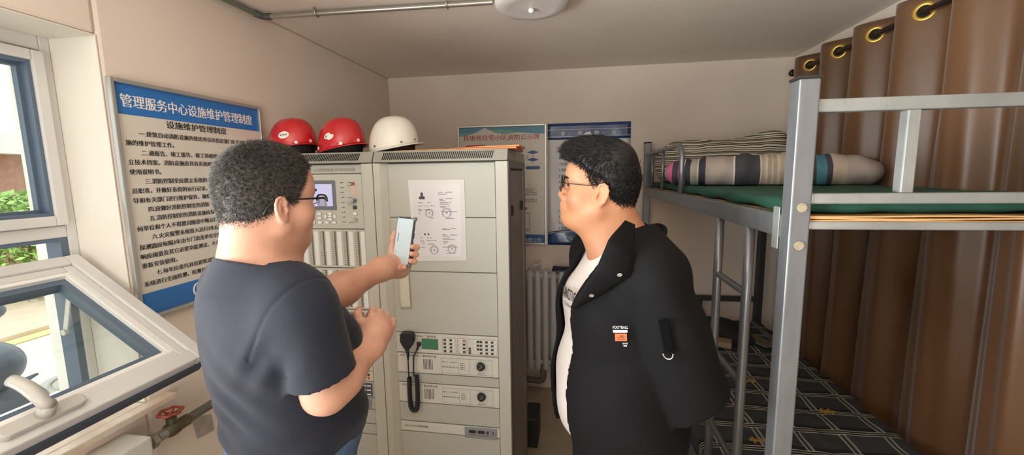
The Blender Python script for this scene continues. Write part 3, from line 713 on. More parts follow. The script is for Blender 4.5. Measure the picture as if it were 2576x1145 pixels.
for r in range(4):
    z = 1.000-.0175*r
    key(bc, -.586, z); key(bc, -.558, z)
    key(bc, -.508, z, True, m_kr if r == 0 else None)
    for c_ in range(4):
        if c_ == 0 and r == 3: continue
        key(bc, -.444+.0255*c_, z-.001, c_ == 0)
g = MB()
for r in range(3): g.box((-.481, YT-.0012, .962-.0105*r), (-.471, YT, .969-.0105*r))
for r in range(4): g.box((-.529, YT-.0012, .998-.0175*r), (-.527, YT, 1.0-.0175*r))
g.build('label_marks', m_ink, bc)
# two amplifiers
for z0, z1 in ((.833, .929), (.688, .784)):
    am = panel(cb, 'amplifier', z0, z1, m=m_mod); s_ = z1
    g = MB(); text(g, 'GF300WA 广播功率放大器', (px_l+.058, YT, s_-.016), NX, NZ, .0115, .13); text(g, 'GST', (px_l+.014, YT, s_-.016), NX, NZ, .012, .026); g.build('lettering', m_ink, am)
    g = MB()
    for i in range(7): g.box((-.698+.0068*i, YT-.0005, s_-.075), (-.6955+.0068*i, YT, s_-.026))
    g.build('vent_slots', mat('vent dark', '4A4642', .7), am)
    g = MB(); outline(g, -.612, s_-.088, -.375, s_-.014); g.box((-.5325, YT-.0004, s_-.088), (-.5317, YT, s_-.014)); g.box((-.4805, YT-.0004, s_-.088), (-.4797, YT, s_-.014)); g.build('panel_outline', mat('print mauve', '8A7F84', .5), am)
    g = MB()
    for i, (xx, zz, tt) in enumerate(((-.606, .036, '■→工作'), (-.574, .036, '→过载 故障'), (-.606, .060, '■→故障'), (-.574, .060, '■→输出 过温'))): text(g, tt, (xx, YT, s_-zz), NX, NZ, .0068)
    for k in range(4): text(g, '■ 输出+', (-.522, YT, s_-.040-.0085*k), NX, NZ, .006)
    g.build('indicator_lettering', m_ink, am)
    kc = np.array([-.4275, YT, s_-.045])
    g = MB(); g.lathe([(.0205, 0), (.020, .003), (.0165, .004), (.0155, .016), (.013, .018), (0, .018)], kc, (0, -1, 0), 28); kb = g.build('volume_knob', mat('black knob', '2C2A29', .35), am, auto=True)
    g = MB(); g.obox(kc+np.array([0, -.0183, 0]), unit((.7, 0, -.7)), UY, unit((.7, 0, .7)), (.0015, .0004, .014)); g.build('pointer', mat('knob stripe', '77736E', .4), kb)
    g = MB()
    for k in range(11):
        q = math.radians(-130+260*k/10); text(g, str(k*10), kc+np.array([.0275*math.sin(q)-.002, 0, .0275*math.cos(q)-.002]), NX, NZ, .0055)
    text(g, 'I', (-.434, YT, s_-.083), NX, NZ, .006); text(g, 'I', (-.422, YT, s_-.083), NX, NZ, .006)
    outline(g, -.442, s_-.084, -.412, s_-.0765, .0006); g.build('dial_marks', m_ink, am)
panel(cb, 'blank_panel', .786, .831); panel(cb, 'blank_panel', .593, .686)
pw = panel(cb, 'power_panel', .541, .590, m=m_mod)
g = MB(); text(g, 'GST-LD-D02H 智能电源盘', (px_l+.02, YT, .563), NX, NZ, .013, .115); g.build('lettering', m_ink, pw)
m_met = mat('meter grey', '8E8E92', .4)
g = MB(); g.box((-.511, YT-.004, .534), (-.359, YT, .587)); me_ = g.build('meter_plate', m_met, pw, bevel=.002)
g = MB(); g.box((-.490, YT-.0052, .560), (-.458, YT-.004, .574)); g.box((-.448, YT-.0052, .560), (-.417, YT-.004, .574)); g.box((-.405, YT-.0052, .560), (-.398, YT-.004, .574)); g.build('readout', m_slot, me_)
g = MB(); g.cyl((-.377, YT-.0052, .570), (-.377, YT-.004, .570), .003, 10); g.cyl((-.377, YT-.0052, .560), (-.377, YT-.004, .560), .003, 10)
for s_, xx in (('V', -.455), ('A', -.414)): text(g, s_, (xx, YT-.0046, .560), NX, NZ, .011)
text(g, 'GST电源', (-.491, YT-.0046, .548), NX, NZ, .008); text(g, '主电  备电  故障', (-.448, YT-.0046, .548), NX, NZ, .007)
g.build('meter_lettering', m_ink, me_)
panel(cb, 'blank_panel', .145, .539)

# left cabinet
ax_l, ax_r = XA0+.063, XA1-.057
MB().box((ax_l-.001, yf+.004, .15), (ax_r+.001, yf+.014, 1.793)).build('seam_backing', m_seam, ca)
tp = panel(ca, 'title_panel', 1.752, 1.792, ax_l, ax_r)
g = MB(); text(g, 'JB-QB-GST9000H 火灾报警控制器/消防联动控制器', (ax_r-.345, YT, 1.763), NX, NZ, .0155, .315); g.build('lettering', mat('print grey brown', '7A7468', .5), tp)
cp = panel(ca, 'control_panel', 1.503, 1.750, ax_l, ax_r-.003, m=m_cab)
cx1 = ax_r-.003
g = MB(); g.box((cx1-.425, YT-.004, 1.590), (cx1-.128, YT, 1.722)); lb = g.build('screen_bezel', mat('slate bezel', '6E7078', .4), cp, bevel=.002)
g = MB(); g.box((cx1-.408, YT-.0052, 1.606), (cx1-.143, YT-.004, 1.706)); g.build('screen', mat('lit lilac screen', 'B4B6DA', .25, emit=.25), lb)
for (xx, zz, ww, hh) in [(-.215, 1.572, .020, .012), (-.215, 1.552, .020, .012), (-.215, 1.532, .020, .012), (-.250, 1.572, .020, .012), (-.250, 1.552, .020, .012), (-.250, 1.532, .020, .012),
                         (-.163, 1.573, .020, .011), (-.163, 1.560, .018, .011), (-.163, 1.547, .020, .011), (-.186, 1.560, .011, .018), (-.140, 1.560, .011, .018), (-.180, 1.532, .020, .011), (-.145, 1.532, .020, .011)]:
    g = MB(); r_ = min(ww, hh)*.45
    pl = []
    for cxx, czz, q0 in ((ww/2-r_, hh/2-r_, 0), (-ww/2+r_, hh/2-r_, 1), (-ww/2+r_, -hh/2+r_, 2), (ww/2-r_, -hh/2+r_, 3)):
        pl += [(cxx+r_*math.cos(q), czz+r_*math.sin(q)) for q in np.linspace(q0*math.pi/2, (q0+1)*math.pi/2, 4)]
    g.prism(pl, (cx1+xx, YT, zz), NX, NZ, NY, .003); b = g.build('key', m_kw, cp)
    g = MB(); g.prism([(a_*1.14, b_*1.14) for a_, b_ in pl], (cx1+xx, YT, zz), NX, NZ, NY, .0012); g.build('key_rim', m_seam, b)
g = MB()
for k in range(9):
    z = 1.712-.0222*k
    g.cyl((cx1-.092, YT-.0008, z), (cx1-.092, YT, z), .0022, 8); text(g, '火警' if k % 2 else '启动', (cx1-.106, YT, z-.003), NX, NZ, .0058)
for k, z in enumerate((1.712, 1.699, 1.645, 1.533)):
    g.cyl((cx1-.055, YT-.0008, z), (cx1-.055, YT, z), .0022, 8); text(g, '指示', (cx1-.071, YT, z-.003), NX, NZ, .0062)
g.build('indicator_lettering', m_ink, cp)
g = MB(); g.box((cx1-.051, YT-.003, 1.699), (cx1-.034, YT, 1.713)); g.build('red_button', mat('red button', 'A84848', .4), cp, bevel=.001)
g = MB(); g.box((cx1-.052, YT-.0008, 1.654), (cx1-.029, YT, 1.695)); g.build('red_label', mat('pink label', 'D8B8AE', .5), cp)
g = MB(); kp = np.array([cx1-.038, YT, 1.633])
g.lathe([(.011, 0), (.011, .006), (.009, .008), (0, .008)], kp, (0, -1, 0), 18); g.obox(kp+np.array([-.008, -.022, -.006]), unit((.8, .0, .55)), NY, unit((-.55, 0, .8)), (.015, .003, .006)); g.build('key_switch', mat('nickel', 'A5A39E', .25, metal=.8), cp, auto=True)
for z, m_ in ((1.600, m_key), (1.573, m_kw)):
    g = MB(); g.box((cx1-.048, YT-.003, z-.007), (cx1-.031, YT, z+.007)); b = g.build('button', m_, cp, bevel=.001)
    g = MB(); outline(g, cx1-.049, z-.008, cx1-.030, z+.008); g.build('button_outline', m_ink, b)
g = MB(); g.lathe([(.010, 0), (.009, .004), (0, .004)], (cx1-.040, YT, 1.544), (0, -1, 0), 16); g.build('lock', mat('nickel', 'A5A39E'), cp, auto=True)
# button columns
banks = [(1.323, 1.501), (1.126, 1.320), (.93, 1.123)]
m_btn = mat('round button', '8C8578', .35); m_ring = mat('button ring', '3F3B34', .5); m_strip = mat('label strip', 'E6E4DE', .25, coat=.3); m_col = mat('button column', 'BDB8AA', .5)
nb = 0
for bi, (z0, z1) in enumerate(banks):
    bk = panel(ca, 'button_bank', z0, z1, ax_l, ax_r+.0, m=m_cab)
    rings = MB(); rest = MB(); leds = MB(); btns = []
    for c_ in range(8):
        x = ax_r-.038-.0575*c_
        MB().box((x+.014, YT-.0008, z0+.010), (x+.035, YT, z1-.010)).build('label_strip', m_strip, bk)
        MB().box((x-.018, YT-.0004, z0+.008), (x+.011, YT, z1-.008)).build('button_column', m_col, bk)
        for r in range(16):
            z = z1-.014-.01065*r*(z1-z0)/.19
            rings.lathe([(.0050, 0), (.0050, .0014), (.0, .0014)], (x+.003, YT, z), (0, -1, 0), 10)
            leds.box((x-.013, YT-.0009, z-.0012), (x-.0105, YT, z+.0012)); leds.box((x-.0085, YT-.0009, z-.0012), (x-.006, YT, z+.0012))
            btns.append((x+.003, z))
    rings.build('button_ring', m_ring, bk)['kind'] = 'stuff'; leds.build('indicator_light', m_ink, bk)['kind'] = 'stuff'
    for (x, z) in btns:
        vis = x > ax_r-.27 and nb < 96
        q = MB() if vis else rest
        q.lathe([(.0034, .0012), (.0034, .0030), (.0026, .0036), (0, .0036)], (x, YT, z), (0, -1, 0), 10)
        if vis: q.build('button', m_btn, bk); nb += 1
    if rest.v: rest.build('button', m_btn, bk)['kind'] = 'stuff'
for k in range(3):
    z1 = .925-.0505*k
    ph = panel(ca, 'direct_control_panel', z1-.049, z1, ax_l+.02, ax_r-.004, m=mat('cream module', 'D9D0B4', .4))
    for x in (ax_r-.026, ax_r-.10, ax_r-.174):
        g = MB(); g.cyl((x, YT-.003, z1-.016), (x, YT, z1-.016), .0058, 14); g.build('key', m_key, ph)
        g = MB(); g.cyl((x, YT-.003, z1-.032), (x, YT, z1-.032), .0058, 14); g.build('key', m_kr, ph, label='red round key')
        g = MB(); text(g, '启动', (x-.024, YT, z1-.018), NX, NZ, .008); text(g, '停止', (x-.024, YT, z1-.034), NX, NZ, .008); g.build('lettering', m_ink, ph)
kp_ = panel(ca, 'keypad_panel', .692, .774, ax_l, ax_r)
g = MB(); g.box((ax_r-.22, YT-.004, .700), (ax_r-.012, YT, .766)); pd = g.build('keypad', mat('slate keypad', '4E5058', .4), kp_, bevel=.001)
g = MB()
for i in range(8):
    for j in range(3): g.box((ax_r-.214+.0253*i, YT-.0052, .751-.0213*j), (ax_r-.214+.0253*i+.020, YT-.004, .757-.0213*j))
g.build('keypad_labels', m_kw, pd)
pp = panel(ca, 'power_panel', .634, .690, ax_l, ax_r)
g = MB(); g.box((ax_r-.17, YT-.004, .640), (ax_r-.020, YT, .686)); me_ = g.build('meter_plate', m_met, pp, bevel=.002)
g = MB()
for x in (-.15, -.115, -.075): g.box((ax_r+x, YT-.0052, .664), (ax_r+x+.018, YT-.004, .678))
for z in (.672, .658): g.cyl((ax_r-.038, YT-.0052, z), (ax_r-.038, YT-.004, z), .003, 10)
g.build('readout', m_slot, me_)
panel(ca, 'blank_panel', .560, .632, ax_l, ax_r); panel(ca, 'blank_panel', .505, .558, ax_l, ax_r); panel(ca, 'blank_panel', .145, .503, ax_l, ax_r)

# document sleeve, receipt strip, orange folder
t = thing('document_sleeve', 'clear plastic sleeve with two printed certificates on the right cabinet', 'document', (-.60, CY0, 1.37))
dy = yf-.001
def quad(mb, pts, y, d): mb.prism([(p[0], p[2]) for p in pts], (0, y, 0), NX, NZ, NY, d)
g = MB(); quad(g, [at(1044, 657, 'Y', dy), at(1174, 656, 'Y', dy), at(1168, 452, 'Y', dy), at(1026, 453, 'Y', dy)], dy, .0012)
g.build('sleeve', mat('milky plastic sleeve', 'D6D5D1', .2, coat=.3), t)
m_sheet = mat('white paper', 'D9D5D9', .6)
g = MB(); quad(g, [at(1042, 560, 'Y', dy), at(1161, 561, 'Y', dy), at(1159, 465, 'Y', dy), at(1038, 465, 'Y', dy)], dy-.0012, .0006); g.build('sheet', m_sheet, t)
g = MB(); quad(g, [at(1044, 644, 'Y', dy), at(1163, 646, 'Y', dy), at(1161, 561, 'Y', dy), at(1042, 560, 'Y', dy)], dy-.0012, .0007); g.build('sheet', m_sheet, t)
yy_ = dy-.0020
def dq(x, y): return at(x, y, 'Y', yy_)
g = MB(); m_gray = mat('grey toner', '6E6A6C', .7)
for (x0, x1, y) in [(1102, 1113, 485.5), (1120, 1138, 484), (1102, 1123, 489), (1105, 1115, 502), (1121, 1139, 501), (1105, 1119, 506), (1106, 1127, 511), (1130, 1135, 511), (1106, 1131, 514.5), (1107, 1122, 520), (1125, 1130, 519), (1107, 1120, 523.5),
                  (1051, 1063, 511), (1074, 1082, 510), (1051, 1061, 519), (1065, 1070, 519), (1073, 1078, 519), (1082, 1088, 518), (1090, 1093, 519), (1051, 1061, 527), (1067, 1083, 528), (1052, 1062, 531), (1052, 1059, 537), (1110, 1150, 533), (1122, 1142, 550), (1082, 1090, 549),
                  (1113, 1123, 575), (1133, 1148, 576), (1112, 1132, 578), (1113, 1123, 591.5), (1133, 1150, 592), (1113, 1130, 595), (1114, 1134, 600), (1114, 1144, 603.5), (1114, 1129, 608), (1115, 1126, 612), (1058, 1062, 599), (1074, 1078, 599), (1082, 1086, 599), (1057, 1067, 607), (1075, 1082, 606), (1085, 1089, 606), (1093, 1097, 606), (1060, 1069, 614), (1077, 1093, 615), (1060, 1069, 623), (1123, 1146, 638), (1122, 1125, 631), (1114, 1152, 622)]:
    a = dq(x0, y); b = dq(x1, y); g.prism([(a[0], a[2]), (b[0], b[2]), (b[0], b[2]+.0022), (a[0], a[2]+.0022)], (0, yy_, 0), NX, NZ, NY, .0002)
g.build('printed_lines', m_gray, t)
g = MB()
for (x, y, r_) in [(1080, 536.5, .0185), (1123.5, 535.5, .022), (1092.5, 629, .0195), (1137, 626.5, .0195)]:
    c = dq(x, y)
    for rr in (r_, r_*.86):
        g.tube([c+np.array([rr*math.cos(q), 0, rr*math.sin(q)]) for q in np.linspace(0, 2*math.pi, 30, endpoint=False)], .0005, 4, closed=True)
    st = []
    for k in range(10):
        q = math.pi/2+k*math.pi/5; rr = r_*(.28 if k % 2 == 0 else .11); st.append((c[0]+rr*math.cos(q), c[2]+rr*math.sin(q)))
    g.prism(st, (0, yy_, 0), NX, NZ, NY, .0003)
    for k in range(13):
        q = math.radians(215-250*k/12); u = np.array([math.sin(q), 0, -math.cos(q)]); v = np.array([math.cos(q), 0, math.sin(q)])
        p = c+v*r_*.64-u*r_*.0
        for w2 in (-.07, .05): g.prism([(0, 0), (r_*.05, 0), (r_*.05, r_*.19), (0, r_*.19)], p+u*r_*w2, u, v, NY, .0002)
g.build('round_seal', m_gray, t)
g = MB(); c = dq(1061, 494); g.prism([(-.0135, -.013), (.0135, -.013), (.013, -.002), (.005, .002), (-.005, .002), (-.013, -.002)], c, NX, NZ, NY, .0004)
g.prism([(.0062*math.cos(q), .0085+.0088*math.sin(q)) for q in np.linspace(0, 2*math.pi, 16, endpoint=False)], c, NX, NZ, NY, .0005)
c = dq(1073.5, 589.5)
for sg in (-1, 1): g.prism([(sg*.004, -.004), (sg*.013, -.004), (sg*.009, .006), (sg*.005, .003)][::sg], c, NX, NZ, NY, .0004)
g.build('portrait', mat('dark toner', '4E4A4C', .7), t)
g = MB(); a0 = at(1001, 690, 'Y', yf-.003); n = 14
g.grid(lambda a, b: (-.795+.004*(1-b)+.047*a-.006*(b-1)*(0), yf-.004-.003*math.sin(b*3.0+.4)-.0015*math.cos(6*a), 1.142+.185*b), 6, 14)
t2 = g.build('receipt_strip', mat('receipt paper', 'D8D2C2', .6, var=.12, scale=6, aniso=(1, 1, 60)), smooth=True, solid=.0006, loc=(-.77, yf-.004, 1.14))
tag(t2, 'narrow printed paper strip hanging on the right cabinet below the raised phone', 'paper')
g = MB(); a = [at(985, 376, 'Z', CZ+.002), at(1312, 366, 'Z', CZ+.004)]
g.prism([(-.80, 0), (-.255, 0), (-.258, .007), (-.80, .0012)], (0, CY0+.03, CZ+.001), UX, UZ, UY, .22)
g.prism([(-.52, 0.0072), (-.245, .0072), (-.243, .0135), (-.262, .0135), (-.52, .0080)], (0, CY0+.022, CZ+.001), UX, UZ, UY, .20)
o = g.build('folder', mat('orange plastic', 'E8965C', .45), loc=(-.52, CY0+.13, CZ+.001)); tag(o, 'flat orange folder lying on top of the right cabinet', 'folder')

# hand microphone with coiled cord
t = thing('hand_microphone', 'black hand microphone with coiled cord hanging on the front of the right cabinet', 'microphone', (-.757, yf-.02, .64))
m_blk = mat('black plastic shell', '1D1E24', .38); my = yf-.022
g = MB(); pl = [(-.030, .034), (-.022, .046), (.022, .046), (.033, .036), (.034, .008), (.024, -.014), (.010, -.034), (-.006, -.040), (-.014, -.030), (-.026, -.012), (-.033, .006)]
g.prism(pl, (-.760, my+.014, .993), NX, NZ, NY, .030); g.build('body', m_blk, t, bevel=.006, segs=3)
g = MB(); g.tube([(-.765, my, .958), (-.761, my, .93), (-.762, my, .905)], .008, 12, rs=[.009, .0065, .004]); g.build('strain_relief', m_blk, t, smooth=True)
g = MB(); g.box((-.722, yf-.012, .968), (-.704, yf-.001, .985)); g.cyl((-.714, yf-.010, .970), (-.722, yf-.012, .950), .005, 10); g.build('plug', m_blk, t, bevel=.001)
g = MB(); g.tube([(-.762, my, .91), (-.764, my+.003, .86), (-.764, my+.004, .815)], .0032, 8); g.tube([(-.721, yf-.012, .953), (-.738, yf-.013, .92), (-.741, yf-.014, .86), (-.742, yf-.014, .825), (-.735, yf-.014, .822), (-.727, yf-.014, .832)], .0032, 8); g.build('cord', m_blk, t, smooth=True)
path = [(-.764, .815), (-.766, .76), (-.766, .71), (-.764, .672), (-.756, .655), (-.745, .653), (-.735, .660), (-.729, .69), (-.727, .74), (-.727, .80), (-.729, .832)]
pp_ = np.array(path); seg = np.linalg.norm(np.diff(pp_, axis=0), axis=1); cum = np.concatenate([[0], np.cumsum(seg)]); P = []; turns = 62
for s_ in np.linspace(0, cum[-1], turns*9):
    x = np.interp(s_, cum, pp_[:, 0]); z = np.interp(s_, cum, pp_[:, 1]); e = 1e-3
    tx_ = np.array([np.interp(s_+e, cum, pp_[:, 0])-np.interp(s_-e, cum, pp_[:, 0]), 0, np.interp(s_+e, cum, pp_[:, 1])-np.interp(s_-e, cum, pp_[:, 1])]); tx_ = unit(tx_)
    nx_ = np.cross(tx_, UY); q = 2*math.pi*turns*s_/cum[-1]
    P.append(np.array([x, yf-.014, z])+.0085*(nx_*math.cos(q)+UY*math.sin(q)))
g = MB(); g.tube(P, .0026, 6); g.build('coiled_cord', m_blk, t, smooth=True)

# helmets on the left cabinet
m_hred = mat('red helmet shell', 'C8252B', .22, coat=.5); m_hwh = mat('white helmet shell', 'E9E5DA', .25, coat=.4); m_hin = mat('helmet lining', '232220', .8)
def helmet(c, rot, label, m, dots, sticker, mdot, sc=1.0, torn=0):
    t = thing('safety_helmet', label, 'helmet', tuple(c), 'safety helmets on the cabinets')
    ca_, sa_ = math.cos(rot), math.sin(rot)
    def T(p): p = np.asarray(p, float)*sc; return np.array([c[0]+p[0]*ca_-p[1]*sa_, c[1]+p[0]*sa_+p[1]*ca_, c[2]+p[2]])
    A, B, Hh = .119, .108, .148                    # long axis x, front brim toward +x
    rim_z = lambda q: .027+.015*math.cos(q)+.014*math.sin(q)
    def shell(a, b, off=0):
        q = 2*math.pi*a; e = b*math.pi/2
        r_ = max(math.cos(e), .0001)**.72; z0 = rim_z(q)
        z = z0*(1-b)+.026*b+(Hh-.002)*math.sin(e)**.95
        return T(((A+off)*r_*math.cos(q), (B+off)*r_*math.sin(q), z+off))
    g = MB(); g.grid(lambda a, b: shell(a, b), 56, 26, True)
    def brim(a, b):
        q = 2*math.pi*a; f_ = max(0, math.cos(q))**2; wdt = .010+.030*f_
        return T(((A+wdt*b)*math.cos(q), (B+wdt*b*.8)*math.sin(q), rim_z(q)-.011*b*(1-f_*.7)+.003*b*b))
    g.grid(brim, 56, 5, True)
    g.build('shell', m, t, smooth=True, solid=.004)
    g = MB(); g.grid(lambda a, b: T((.102*math.cos(2*math.pi*a), .090*math.sin(2*math.pi*a), .002+.05*b)), 32, 3, True); g.grid(lambda a, b: T((.100*math.cos(2*math.pi*a)*(1-b*.999), .088*math.sin(2*math.pi*a)*(1-b*.999), .052)), 32, 3, True)
    g.build('lining', m_hin, t, smooth=True, solid=.005)
    def on(q, e, off=.0025):
        a = q/(2*math.pi); p = shell(a, e); u = unit(shell(a+.002, e)-p); v = unit(shell(a, e+.004)-p); n_ = unit(np.cross(u, v)); return p+n_*off, u, v, n_
    for q, e in dots:
        p, u, v, n_ = on(q, e); g = MB(); g.cyl(p-n_*.002, p+n_*.0015, .0075 if mdot is m_white else .0055, 14); g.build('rivet', mdot, t)
    if sticker:
        q, e = sticker; p, u, v, n_ = on(q, e)
        g = MB(); V = []
        def stk(a, b):
            ang = 2*math.pi*a; k_ = 1-torn*(.42*math.exp(-((ang-.9)/.35)**2)+.25*math.exp(-((ang-4.2)/.4)**2)); p2, *_ = on(q+.225*b*k_*math.cos(ang), e+.078*b*k_*math.sin(ang), .0028); return p2
        g.grid(lambda a, b: stk(a, b), 28, 4, True); s_ = g.build('sticker', m_white, t, smooth=True)
        g = MB(); torn_txt = '新' if torn else '新特安'; text(g, torn_txt, on(q, e, .0035)[0]-u*.017-v*.004, u, v, .011, .034 if not torn else .010); g.build('sticker_lettering', m_ink, s_)
    return t
fr_ = -1.15
cz_ = CZ+.001
helmet((-1.354, 1.83, cz_), -.80, 'red safety helmet with a whole oval sticker, next to the left wall', m_hred, [(-1.48, .05), (-.05, .04), (.58, .06), (2.2, .2)], (-.52, .225), m_white, .98)
helmet((-1.114, 1.85, cz_), -.50, 'red safety helmet with a torn sticker, between the red and the white one', m_hred, [(-1.80, .05), (-.62, .045), (.14, .07)], (-1.12, .23), m_white, .96, 1)
helmet((-.862, 1.87, cz_), -.22, 'white safety helmet standing where the two cabinets meet', m_hwh, [(-1.78, .06), (-.66, .055), (.02, .07), (.5, .08)], None, mat('steel rivet', '8A8880', .3, metal=.7), .97)
# ------------------------------------------------------------------ bunk bed (built along its own axes, then turned a little)
m_bed = mat('galvanised bed steel', '7F8286', .40, metal=.45, var=.16, scale=5, aniso=(6, 6, 1.2))
m_bedl = mat('scuffed bed steel', 'A4A8A7', .35, metal=.4, var=.22, scale=9, bump=.1)
m_bedd = mat('dark painted bed steel', '3B3936', .5)
bx, by_ = .493, 1.06
BW, BLn = .845, 2.095
bed = thing('bunk_bed', 'grey steel bunk bed with ladder along the right wall', 'bed', (bx, by_, 0))
def B(p): return (bx+p[0], by_+p[1], p[2])
def bbox(mb, lo, hi): return mb.box(B(lo), B(hi))
PS = .045
for i, (x, y, top) in enumerate(((0, 0, 1.945), (BW-PS, 0, 1.945), (0, BLn-PS, 1.945), (BW-PS, BLn-PS, 1.945))):
    o = bbox(MB(), (x, y, 0), (x+PS, y+PS, top)).build('post', m_bed if i in (0, 1, 2) else m_bedd, bed, bevel=.004, segs=3)
    bbox(MB(), (x-.002, y-.002, top), (x+PS+.002, y+PS+.002, top+.006)).build('post_cap', m_slot, o, bevel=.001, label='black plastic cap')
    if i < 2:
        for z in (1.652, 1.562):
            g = MB(); c = np.array(B((x+PS/2, -.0005, z))); g.cyl(c, c+np.array([0, -.003, 0]), .011, 18); g.cyl(c+np.array([0, -.003, 0]), c+np.array([0, -.011, 0]), .0075, 6)
            g.build('bolt', mat('bright bolt', 'C2BCA8', .3, metal=.8), o, auto=True)
# side rails
for x in (0, BW-.03):
    o = bbox(MB(), (x, PS, 1.575), (x+.03, BLn-PS, 1.632)).build('side_rail', m_bed, bed, bevel=.003)
g = bbox(MB(), (-.0035, PS+.001, 1.545), (0, PS+.032, 1.650)); g.build('rail_bracket', m_bedl, bed, bevel=.002)
for x in (0, BW-.03): bbox(MB(), (x, PS, .52), (x+.03, BLn-PS, .575)).build('side_rail', m_bed, bed, bevel=.003)
# rails across the near end
bbox(MB(), (PS, .008, 1.870), (BW-PS, .034, 1.8995)).build('end_rail', m_bedl, bed, bevel=.003)
bbox(MB(), (PS, .006, 1.660), (BW-PS, .034, 1.6845)).build('end_rail', m_bedl, bed, bevel=.003)
bbox(MB(), (PS, .006, 1.5995), (BW-PS, .034, 1.6185)).build('end_rail', m_bedl, bed, bevel=.003)
bbox(MB(), (.230, .008, 1.6845), (.258, .034, 1.870)).build('end_bar', m_bedl, bed, bevel=.003)
bbox(MB(), (.600, .008, 1.6845), (.628, .034, 1.870)).build('end_bar', m_bedl, bed, bevel=.003)
bbox(MB(), (PS, .006, .52), (BW-PS, .034, .575)).build('end_rail', m_bedl, bed, bevel=.003)
# rails across the far end
for z0, z1 in ((1.865, 1.895), (1.57, 1.63)): bbox(MB(), (PS, BLn-.034, z0), (BW-PS, BLn-.008, z1)).build('end_rail', m_bed, bed, bevel=.003)
for z0, z1 in ((.795, .832), (.52, .575)): bbox(MB(), (PS, BLn-.034, z0), (BW-PS, BLn-.008, z1)).build('end_rail', m_bedd, bed, bevel=.003)
bbox(MB(), (.41, BLn-.032, .575), (.44, BLn-.010, .795)).build('end_bar', m_bedd, bed, bevel=.003)
# thin boards carrying the upper mattress
m_ply = mat('pine board edge', 'D8AA72', .6, var=.35, scale=14, aniso=(1.5, 1.5, 60))
g = MB()
for k in range(3): g.grid(lambda a, b, k=k: B((PS+.002+(BW-2*PS-.004)*a, .012+(BLn-.06)*b, 1.6195+.0052*k+.0012*math.sin(9*a+k*2)*(1-b))), 30, 4)
g.build('bed_board', m_ply, bed, solid=.0036)
g = MB()
for k in range(9): bbox(g, (.03, .2+.2*k, .535), (BW-.03, .28+.2*k, .56))
g.build('slat', m_ply, bed)
# curved guard rail at the far end of the upper bunk
gx = .012
def gp(y, z): return np.array(B((gx, y, z)))
m_tube = mat('bed tube steel', '83858A', .32, metal=.6)
g = MB(); yb = BLn-PS; y1 = 1.06
P = [gp(yb, 1.865), gp(y1+.10, 1.868)]
for q in np.linspace(0, math.pi/2, 8): P.append(gp(y1+.075-.075*math.sin(q)*1.0, 1.793+.075*math.cos(q)))
P += [gp(y1, 1.75), gp(y1, 1.632)]
g.tube(P, .0125, 12); o = g.build('guard_rail', m_tube, bed, smooth=True)
for y in (yb-.24, yb-.56): g = MB(); g.cyl(gp(y, 1.632), gp(y, 1.862), .010, 12); g.build('guard_bar', m_tube, o, smooth=True)
# ladder
for y in (.505-.005, .245):
    g = MB(); g.tube([np.array(B((-.004 if 0 else .012, y, 1.578))), np.array(B((.012, y, 1.35))), np.array(B((.012, y, .0)))], .0145, 14); g.build('ladder_rail', m_tube, bed, smooth=True)
for z in (1.372, 1.085, .80, .50, .22):
    g = MB(); g.cyl(B((.012, .245, z)), B((.012, .50, z)), .011, 12); g.build('ladder_rung', m_tube, bed, auto=True)
bed.rotation_euler = (0, 0, .0125)
def BR(p):                         # bed coordinates turned with the bed
    x, y, z = p; a = .0125
    return np.array([bx+x*math.cos(a)-y*math.sin(a), by_+x*math.sin(a)+y*math.cos(a), z])

# mattresses
m_green = mat('dark green cotton', '1F5241', .8, var=.25, scale=6, bump=.35, bscale=30)
F = Field((bx-.08, by_-.02, 1.60), (bx+BW+.05, by_+BLn+.05, 1.70), .007)
def wob(p): return p
F.box(BR((BW/2, BLn/2, 1.6515)), (BW/2-.035, BLn/2-.046, .0145), rd=.012)
X, Y, Z = F.all()
F.D = F.D+(.0035*np.sin(7*X+11*Y)*np.sin(9*Y-4*X)+.0025*np.sin(23*Y+5*np.sin(9*X))).astype(np.float32)
V, Q = F.mesh()
tag(link_mesh('mattress', V, Q, m_green, None, True, (bx+.4, by_+1, 1.637)), 'thin green mattress on the upper bunk', 'mattress')
